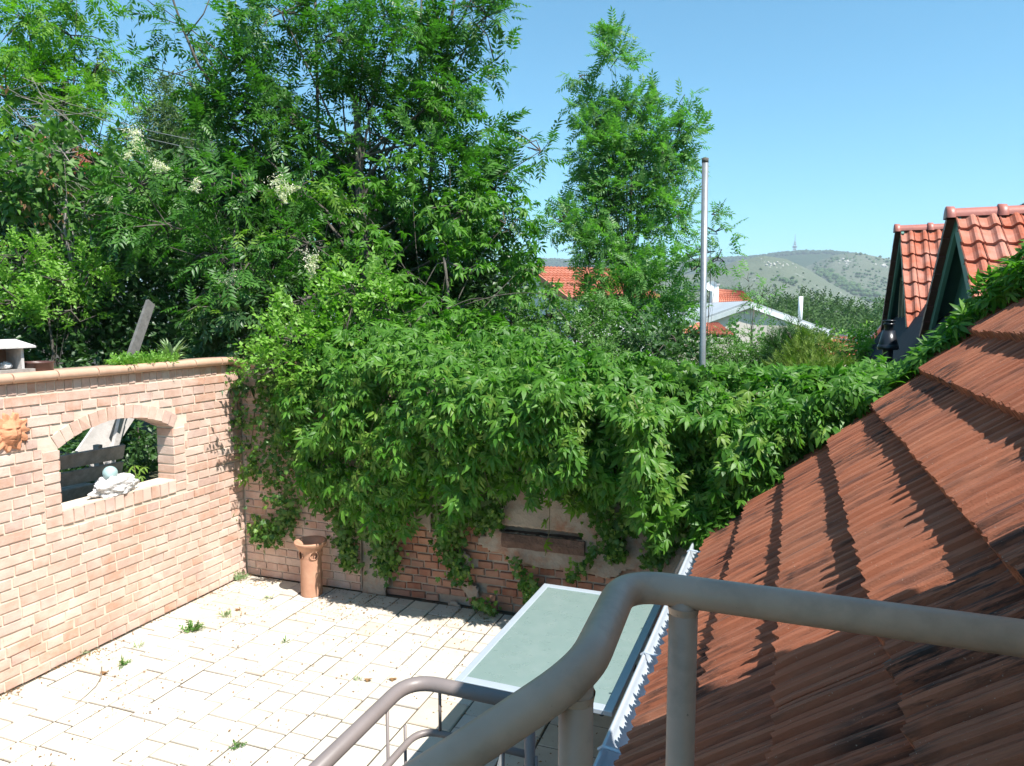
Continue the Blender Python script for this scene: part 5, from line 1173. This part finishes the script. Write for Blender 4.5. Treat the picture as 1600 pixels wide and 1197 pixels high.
shrub('golden_juniper', 'yellow-green juniper spreading behind the creeper hedge', 'conifer',
      [(1272, 552, 8.9, 40, 36, .35), (1245, 585, 8.6, 46, 26, .35), (1302, 578, 8.7, 30, 22, .3), (1220, 600, 8.4, 34, 16, .3), (1268, 585, 8.4, 44, 24, .3)], 'spray', 'conifer', .16, 1700, per=4, cull=-.5, seed=99, base_z=-.1, r0=.03, up=.8, spread=.7, nsub=20)
shrub('birch_sapling', 'airy small tree in front of the cream gable house', 'tree',
      [(1170, 440, 22, 26, 14, .5, .8), (1190, 462, 22, 28, 20, .6), (1160, 478, 22, 24, 26, .6), (1185, 500, 22, 30, 22, .6), (1150, 510, 22, 18, 18, .4, .7), (1205, 480, 22, 14, 20, .4, .7)], 'pin4', 'ash_light', .42, 34, per=4, cull=-.15, seed=101, base_z=-2.5, r0=.05, up=.3, nsub=60, droop=.2)
shrub('blossom_bush', 'light bush with pale blossoms left of the black flue', 'bush',
      [(1345, 530, 11.5, 26, 20, .3), (1330, 548, 11.2, 30, 18, .3), (1352, 552, 11, 20, 16, .3), (1305, 535, 12, 16, 10, .2, .6), (1325, 566, 10.8, 34, 14, .3)], 'sprigL', 'shrub_light', .16, 420, per=3, cull=-.3, seed=103, base_z=-.2, r0=.02, nsub=30)
P, Nn = clump_pts([(1345, 528, 11.2, 28, 18, .35), (1308, 535, 11.8, 18, 8, .2)], 60, -1.1)
foliage(bpy.data.objects['blossom_bush'], 'leaf', M['flower'], P, Nn, rng.normal(size=P.shape), np.full(len(P), .055), rest='blossoms')
# distant wood and trees in the valley
def wood(label, clumps, key, mat, leaf, dens, seed, name='woodland'):
    P, Nn = clump_pts(clumps, dens, -.8, seed, .25); r = thing(name, label, 'wood', (P.mean(0)[0], P.mean(0)[1], -20)); r['kind'] = 'stuff'
    foliage(r, key, M[mat], *rosettes(P, Nn, 1, leaf, .3, .9, .1)); return r
cl = []
for k in range(46):
    x = rng.uniform(1195, 1400); y = np.interp(x, [1195, 1230, 1290, 1330, 1370, 1400], [478, 466, 470, 482, 488, 470]) + rng.uniform(0, 34); cl.append((x, y + 6, 150 + (y - 460) * -1.2 + rng.uniform(-8, 8), rng.uniform(12, 20), rng.uniform(9, 15), 4))
wood('band of green woodland below the hills, left of the dormers', cl, 'sprig', 'far_wood', 1.5, 5.5, 5)
cl = [(x, 476 + 12 * sin(x), 220, 24, 13, 6) for x in range(560, 1200, 22)]; wood('line of distant trees half hidden behind the houses and young ash', cl, 'sprig', 'far_wood', 2.0, 2.2, 7)
cl = [(1385 + i * 3, 478 + 8 * i, 60, 13, 12, 2) for i in range(4)]; wood('dark trees close beside the left edge of the farther dormer', cl, 'sprig', 'shrub_dark', .8, 14, 9)
cl = [(x, 512 + 6 * cos(x), 50, 26, 12, 2.5) for x in range(700, 1040, 30)] + [(x, 548 + 6 * sin(x), 30, 24, 12, 2) for x in range(1000, 1400, 26)]; wood('green garden shrubbery between the creeper hedge and the houses', cl, 'sprig', 'shrub_mid', .7, 16, 11)

# ------------------------------------------------------------------ the Virginia creeper over the back wall
vine = thing('virginia_creeper', 'bright green five-leaved creeper spilling over the old wall toward the patio', 'creeper', P1(.4, 2.5, .75))
xs_ = [360, 420, 480, 560, 640, 720, 800, 860, 920, 980, 1050, 1100, 1160, 1230, 1330]
yt_ = [560, 545, 540, 520, 520, 528, 540, 545, 555, 570, 585, 592, 590, 598, 592]
yb_ = [600, 650, 750, 815, 815, 800, 752, 750, 770, 795, 825, 800, 770, 710, 650]
bl_ = [.10, .20, .34, .48, .62, .66, .68, .68, .66, .62, .60, .60, .55, .5, .35]
def mass(n, inner=0., x0=445, x1=1330, tmin=0):
    out = []; nor = []
    x = rng.uniform(x0, x1, n); t = rng.uniform(tmin, 1, n)
    for xx, tt in zip(x, t):
        B = np.interp(xx, xs_, bl_) * (1 + .65 * mnoise.noise(Vector((xx / 75, tt * 2.6, 3)))) - inner
        s = np.interp(tt, [0, .15, .45, .75, 1], [.35, .05, -B, -B * .95, -B * .62])
        zt_ = on_plane(xx, np.interp(xx, xs_, yt_), P1(0, 0, 0), U1)[2]; zb_ = on_plane(xx, np.interp(xx, xs_, yb_) + 62 * mnoise.noise(Vector((xx / 34, 0, 8))), P1(-B * .62, 0, 0), U1)[2]
        zc = np.interp(tt, [0, .15, .45, .75, 1], [zt_ - .08, zt_ - .02, zt_ - .30, (zt_ + zb_) / 2 - .12, zb_]) + .05 * mnoise.noise(Vector((xx / 40, tt * 5, 1))) - inner * .3
        q = (on_plane(xx, 700, P1(s, 0, 0), U1) - C0) @ W1
        out.append(P1(s, q, zc)); nn_ = np.interp(tt, [0, .15, .45, 1], [1, .9, .35, -.1]); nor.append(-U1 * (1 - abs(nn_) * .6) + ZZ * nn_)
    return np.array(out), unit(np.array(nor))
def hang(P, Nn, size, droop=1.0, out=.75, jit=.42):
    n = len(P); D = unit(Nn * out + np.array([0, 0, -droop]) + rng.normal(size=(n, 3)) * .68); N_ = Nn * .9 + np.array([0, 0, .55]) + rng.normal(size=(n, 3)) * .38
    return P, D, N_, size * rng.uniform(1 - jit, 1 + jit, n)
P, Nn = mass(6600); k = vnoise(P, 2.6, 4) > -.24; P, Nn = P[k], Nn[k]; P = P + Nn * rng.uniform(-.09, .14, (len(P), 1))
foliage(vine, 'palm', M['creeper'], *hang(P, Nn, .097), nparts=300)
P, Nn = mass(2600, .14); foliage(vine, 'palm', M['creeper'], *hang(P, Nn, .10), rest='inner_foliage')
# flat canopy behind the wall, its top seen at a grazing angle
n = 5000; s = rng.uniform(.1, 3.0, n); q = rng.uniform(2.2, 6.6, n); z = 2.10 - .035 * s + .07 * np.array([mnoise.noise(Vector((a * 1.4, b * 1.4, 0))) for a, b in zip(s, q)]) + rng.uniform(-.10, .06, n)
P = np.array([P1(a, b, c) for a, b, c in zip(s, q, z)]); bb = P @ W2; aa = P @ U2
k = (bb < .80) & (s < np.interp(q, [2.2, 3.6, 4.4, 6.6], [.3, .6, 2.6, 3.0])); P = P[k]; bb = bb[k]; P[:, 2] += np.clip(bb - .45, 0, 2) * .25
Nn = np.tile([0, 0, 1.], (len(P), 1)) - U1 * .25; foliage(vine, 'palm', M['creeper'], *hang(P, unit(Nn), .09, .25, .3), rest='canopy_foliage')
n = 420; P = np.array([P1(rng.uniform(-.12, .30), rng.uniform(3.7, 5.4), 2.05 + rng.uniform(.0, .13)) for _ in range(n)]); foliage(vine, 'palm', M['creeper'], *hang(P, unit(np.tile(ZZ - U1 * .4, (n, 1))), .10, .3, .4), rest='canopy_foliage')
P, Nn = mass(420, -.10, tmin=.1); foliage(vine, 'palm', M['creeper_new_sunlit'], *hang(P, Nn, .082), rest='young_and_sunlit_leaves')  # yellow-green leaves put in as sunlit ones
# along and over the verge of the tiled roof
n = 1500; b = rng.uniform(-.55, 1.75, n); a = 5.02 + rng.uniform(0, 1, n) ** .9 * .50
a += np.interp(b, [-.5, .2, .6, 1.0, 1.4], [0, .12, .05, -.05, -.25]) + .12 * np.array([mnoise.noise(Vector((x * 2.6, 1, 0))) for x in b])
z = np.array([roof_z(x) for x in b]) + .02 + rng.uniform(0, 1, n) * np.interp(b, [-.5, .3, .7, .9, 1.1, 1.6], [.10, .08, .05, .08, .19, .22]) - np.clip(a - 5.3, 0, 1) * .35
P = np.array([P2(i, j, k_) for i, j, k_ in zip(a, b, z)]); Nn = unit(np.tile([0, 0, 1.], (n, 1)) * .8 - U2 * .35 - W2 * .25 + rng.normal(size=(n, 3)) * .2)
foliage(vine, 'palm', M['creeper'], *hang(P, Nn, .088, .35, .3), nparts=0)
# drop from the wall corner onto the roof edge and the gutter
for pth, wd, m in (([(1210, 640), (1185, 700), (1140, 770), (1105, 830), (1092, 852)], 20, 240), ([(1250, 640), (1215, 690), (1180, 740)], 24, 260), ([(1330, 600), (1280, 640), (1230, 680)], 20, 220)):
    t = rng.uniform(0, len(pth) - 1.001, m); X_ = np.interp(t, range(len(pth)), [p[0] for p in pth]) + rng.normal(size=m) * wd * .5; Y_ = np.interp(t, range(len(pth)), [p[1] for p in pth]) + rng.normal(size=m) * wd * .5
    P = np.array([on_plane(x, y, P2(5.12 + rng.uniform(-.10, .15), 0, 0), U2) for x, y in zip(X_, Y_)]); Nn = unit(np.tile(-U2 * .8 + ZZ * .5 - W2 * .3, (m, 1)) + rng.normal(size=(m, 3)) * .3)
    foliage(vine, 'palm', M['creeper'], *hang(P, Nn, .078), rest='edge_foliage')
# young tendrils with pale new leaves
def strand(root, pth, off, m, size, key, mat, wd=6, stem=True, rest='tendril_leaves', r=.003):
    pts = [on_plane(x, y, P1(-off, 0, 0), U1) for x, y in pth]; pts = [p + rng.normal(size=3) * .01 for p in pts]
    if stem:
        mb = MB(); mb.tube(pts, [r] * len(pts), 5, False); mb.build('stem', M['stem'], root, True)
    t = rng.uniform(0, len(pth) - 1.001, m); i = t.astype(int); f = (t - i)[:, None]; A = np.array(pts); P = A[i] * (1 - f) + A[i + 1] * f + rng.normal(size=(m, 3)) * wd * .006
    Nn = unit(np.tile(-U1, (m, 1)) + rng.normal(size=(m, 3)) * .35); foliage(root, key, M[mat], *hang(P, Nn, size, .9, .5), rest=rest)
for pth, off, m in (([(745, 690), (752, 725), (765, 760), (782, 790)], .62, 14), ([(1092, 640), (1118, 680), (1150, 712), (1172, 724)], .55, 16), ([(590, 640), (572, 690), (556, 735), (560, 760)], .5, 16), ([(640, 700), (632, 760), (622, 790)], .4, 18), ([(605, 790), (630, 770), (650, 745)], .3, 10), ([(836, 600), (842, 660), (856, 700)], .7, 14), ([(850, 715), (858, 770), (856, 830), (850, 870)], .25, 4),
                    ([(1010, 640), (1002, 700), (990, 760)], .55, 10), ([(905, 730), (890, 770), (905, 790)], .35, 22), ([(845, 700), (870, 740), (866, 770)], .4, 12), ([(990, 620), (1000, 650)], .7, 6), ([(370, 690), (378, 735), (382, 755)], .15, 8), ([(770, 640), (778, 700)], .7, 8), ([(690, 640), (700, 720)], .7, 10)):
    strand(vine, pth, off, m, .085, 'palm', 'creeper_new_sunlit', 5)

# ------------------------------------------------------------------ ivy hanging down the wall
ivy = thing('ivy', 'dark glossy ivy hanging in ragged strands down the back wall', 'ivy', P1(-.1, 2.2, 0))
ST = [([(362, 560), (372, 640), (366, 700)], 20, 110), ([(440, 560), (436, 640), (430, 700), (432, 760), (455, 805), (425, 832), (398, 830)], 30, 620), ([(398, 640), (392, 700), (396, 740)], 14, 60), ([(475, 600), (478, 700), (500, 780)], 26, 330), ([(520, 720), (530, 800), (540, 850), (548, 884)], 20, 330), ([(596, 720), (602, 800), (600, 850), (604, 890)], 24, 400),
      ([(700, 740), (706, 820), (698, 850), (722, 905)], 24, 360), ([(690, 730), (735, 790), (775, 812)], 26, 300), ([(770, 720), (790, 760), (750, 830)], 18, 160), ([(650, 700), (655, 760), (650, 790)], 22, 160), ([(928, 740), (935, 800), (958, 845), (966, 872)], 20, 260), ([(935, 850), (915, 880), (890, 905)], 9, 60), ([(806, 870), (812, 900), (830, 935)], 8, 50), ([(836, 905), (826, 938)], 10, 40),
      ([(1020, 750), (1026, 820), (1034, 862), (1012, 876)], 20, 300), ([(985, 720), (988, 790), (975, 830)], 22, 260), ([(1060, 700), (1066, 780), (1080, 838)], 34, 700), ([(1120, 690), (1120, 760), (1100, 830)], 34, 700), ([(1165, 690), (1150, 760)], 26, 300), ([(1095, 800), (1108, 826), (1092, 856)], 14, 140), ([(745, 940), (770, 955)], 10, 40), ([(880, 720), (905, 780)], 30, 260), ([(840, 720), (870, 750)], 16, 90)]
PA = []; 
for j, (pth, wd, m) in enumerate(ST):
    m = int(m * 1.7); t = rng.uniform(0, len(pth) - 1.001, m); w = wd * np.clip(1.2 - .55 * t / (len(pth) - 1), .4, 1)
    X_ = np.interp(t, range(len(pth)), [p[0] for p in pth]) + rng.normal(size=m) * w * .55; Y_ = np.interp(t, range(len(pth)), [p[1] for p in pth]) + rng.normal(size=m) * w * .5
    for x, y, tt in zip(X_, Y_, t): PA.append(on_plane(x, y, P1(-rng.uniform(.02, .10 + .16 * (1 - tt / len(pth))), 0, 0), U1))
    mb = MB(); pts = [on_plane(x, y, P1(-.06, 0, 0), U1) for x, y in pth]; mb.tube(pts, [.006] + [.004] * (len(pts) - 1), 5, False); mb.build('stem', M['stem'], ivy, True)
P = np.array(PA); n = len(P); Nn = unit(np.tile(-U1 + ZZ * .3 + W1 * .15, (n, 1)) + rng.normal(size=(n, 3)) * .5)
D = unit(np.array([0, 0, -1.]) + rng.normal(size=(n, 3)) * .55 - U1 * .2); foliage(ivy, 'ivy', M['ivy'], P, D, Nn, .048 * rng.uniform(.65, 1.3, n), nparts=300)
n = 5200; x = rng.uniform(400, 1170, n); y = rng.uniform(560, 1, n) if 0 else np.array([rng.uniform(570, np.interp(v, xs_, yb_) + 25) for v in x]); s = rng.uniform(.03, .22, n)
P = np.array([on_plane(a, b, P1(-c, 0, 0), U1) for a, b, c in zip(x, y, s)]); k = vnoise(P, 3, 2) > -.35; P = P[k]; n = len(P)
foliage(ivy, 'ivy', M['ivy'], P, unit(np.array([0, 0, -1.]) + rng.normal(size=(n, 3)) * .6), unit(-U1 + rng.normal(size=(n, 3)) * .6), .055 * rng.uniform(.7, 1.3, n), rest='inner_foliage')

tips = []
for pth, wd, m in ST:
    x, y = pth[-1]
    for k in range(14): tips.append(on_plane(x + rng.normal() * wd * .5, y - abs(rng.normal()) * 22, P1(-rng.uniform(.10, .20), 0, 0), U1))
P = np.array(tips); n = len(P); foliage(ivy, 'ivy', M['creeper_new_sunlit'], P, unit(np.array([0, 0, -1.]) + rng.normal(size=(n, 3)) * .5), unit(-U1 + ZZ * .5 + rng.normal(size=(n, 3)) * .4), .042 * rng.uniform(.6, 1.2, n), rest='young_and_sunlit_leaves')  # pale leaf colour makes the strand ends look lit

# ------------------------------------------------------------------ plants on and behind the brick wall, weeds
rc = on_plane(268, 561, P1(0, -.13, 0), W1); rc[2] = ZT; ro = thing('rosette_plant', 'pale spiky leaf rosette growing on top of the brick wall', 'plant', rc)
n = 52; a = rng.uniform(0, 2 * pi, n); e = rng.uniform(.25, 1.35, n); D = np.stack([np.cos(a) * np.cos(e), np.sin(a) * np.cos(e), np.sin(e)], 1)
foliage(ro, 'blade', M['rosette'], np.tile(rc, (n, 1)) + rng.normal(size=(n, 3)) * .012 + ZZ * .015, D, np.tile([0, 0, 1.], (n, 1)) - D * .2, rng.uniform(.13, .23, n), nparts=n)
gc = P1(-.9, -.15, ZT); gr = thing('wall_groundcover', 'bright green low creeping plant trailing over the wall coping', 'plant', gc)
n = 520; x = rng.uniform(172, 262, n); s_ = np.array([(on_plane(v, 560, P1(0, -.1, 0), W1) - C0) @ U1 for v in x]); q = rng.uniform(-.30, .05, n) * np.interp(x, [172, 200, 262], [.3, .8, 1]); P = np.array([P1(i, j, ZT + rng.uniform(-.01, .025)) for i, j in zip(s_, q)])
foliage(gr, 'sprigL', M['shrub_light'], P, rng.normal(size=(n, 3)) + [0, 0, .6], rng.normal(size=(n, 3)) * .4 + [0, 0, 1], rng.uniform(.04, .075, n))
sp = on_plane(212, 745, P1(0, -.2, 0), W1); cs_ = thing('creeper_sprig', 'small green creeper sprig poking up behind the white rock', 'plant', sp - ZZ * .2)
n = 9; P = np.array([on_plane(x, y, P1(0, -.19 - .03 * (i % 3), 0), W1) for i, (x, y) in enumerate(((196, 738), (203, 732), (210, 728), (212, 742), (218, 734), (224, 730), (204, 745), (220, 744), (198, 746)))])
foliage(cs_, 'palm3', M['creeper_new_sunlit'], P, unit(rng.normal(size=(n, 3)) * .5 + W1 * .5 - ZZ * .5), W1 + ZZ * .8 + rng.normal(size=(n, 3)) * .2, rng.uniform(.06, .085, n), nparts=n)
mb = MB(); mb.tube([sp - ZZ * .25, sp, P[2]], .004, 5); mb.build('stem', M['stem'], cs_)
mb = MB()
for i, (x, y, s, lb) in enumerate(((303, 985, .085, 'largest weed in the paving, a leafy green tuft near the brick wall'), (190, 1040, .055, 'small weed tuft in the paving nearest the left edge'), (217, 1010, .05, 'low weed in a paving joint close to the brick wall foot'), (355, 962, .07, 'dry grassy weed in the paving left of the chimney pot'), (446, 1004, .05, 'small flat weed in the paving in front of the chimney pot'),
                                   (372, 1168, .045, 'single little weed in the joints at the bottom of the patio'), (756, 950, .10, 'bushy weed at the foot of the old wall by the table'), (560, 1062, .045, 'tiny weed in the middle of the paving, above the lower railing'), (372, 905, .09, 'weeds at the wall foot in the shaded corner'), (655, 1070, .05, 'fine grassy weed beside the lower railing bend'), (130, 1022, .05, 'weed against the brick wall foot at the left'), (420, 935, .06, 'thin weed beside the chimney pot foot'))):
    p = at_z(x, y, 0.004); w = thing('weed', lb, 'weed', p, 'weeds in the paving joints'); n = 26 if s > .06 else 14
    a = rng.uniform(0, 2 * pi, n); e = rng.uniform(.15, 1.3, n); D = np.stack([np.cos(a) * np.cos(e), np.sin(a) * np.cos(e), np.sin(e)], 1); foliage(w, 'sprig' if i in (0, 6, 1, 5, 8) else 'blade', M['shrub_mid'] if i in (0, 1, 4, 5, 6) else M['rosette'], p + rng.normal(size=(n, 3)) * [s * .2, s * .2, 0], D, rng.normal(size=(n, 3)) * .3 + [0, 0, 1], s * rng.uniform(.6, 1.1, n))
lt = thing('leaf_litter', 'dry leaf litter and crumbs scattered over the paving along the walls', 'litter', P1(-1, 2, .005)); lt['kind'] = 'stuff'
L_ = []
for k in range(9000):
    if rng.random() < .5: s, q = -abs(rng.normal()) * .35, rng.uniform(0, 4.2)
    elif rng.random() < .35: s, q = rng.uniform(-2.6, 0), abs(rng.normal()) * .07
    else: s, q = rng.uniform(-3, 0), rng.uniform(.0, 4)
    v = mnoise.noise(Vector((s * 1.7, q * 1.7, 3)))
    if rng.random() < .35 + v: L_.append(P1(min(s, -.01), max(q, .01), .006 + rng.uniform(0, .004)))
P = np.array(L_); n = len(P); foliage(lt, 'leaf', M['deadleaf'], P, rng.normal(size=(n, 3)) * [1, 1, .15], rng.normal(size=(n, 3)) * .25 + [0, 0, 1], rng.uniform(.008, .026, n), rest='litter')
for i, (x, y, lb) in enumerate(((372, 953, 'curled rusty dead leaf lying left of the chimney pot'), (163, 1052, 'brown dead leaf beside a dry stalk on the paving'), (614, 1062, 'small heap of rusty crumbs in the paving above the lower railing'), (575, 1063, 'dead leaf on the sunny paving left of the glass table'))):
    p = at_z(x, y, .008); mb = MB(); vs = [p + np.array([r_ * cos(t), r_ * sin(t), .012 * abs(cos(t))]) for t, r_ in zip(np.linspace(0, 2 * pi, 9)[:-1], (.035, .02, .026, .018, .034, .02, .025, .018))] + [p]
    mb.add(vs, [(k, (k + 1) % 8, 8) for k in range(8)]); tag(mb.build('dead_leaf', M['deadleaf']), lb, 'dead leaf')
mb = MB(); mb.tube([at_z(*p, .012) for p in ((159, 1042), (158, 1058), (150, 1072), (135, 1086), (118, 1100))], [.004, .004, .003, .0025, .002], 5); tag(mb.build('dry_stalk', M['twig'], None, True), 'thin curved dry stalk lying on the sunny paving at the left', 'stalk')

# ------------------------------------------------------------------ summer haze
mb = MB(); mb.box((0, 0, 165), RT, np.array([0, 1, 0]), ZZ, 7000, 7000, 235)
n = NT('haze_air'); n.t.nodes.remove(n.b); v = n.n('VolumePrincipled'); v.inputs['Density'].default_value = HAZE = .00022; v.inputs['Color'].default_value = (.80, .90, 1.0, 1); v.inputs['Anisotropy'].default_value = .0
n.l(v.outputs[0], n.o.inputs['Volume']); hz_o = mb.build('haze', n.m); hz_o['kind'] = 'stuff'
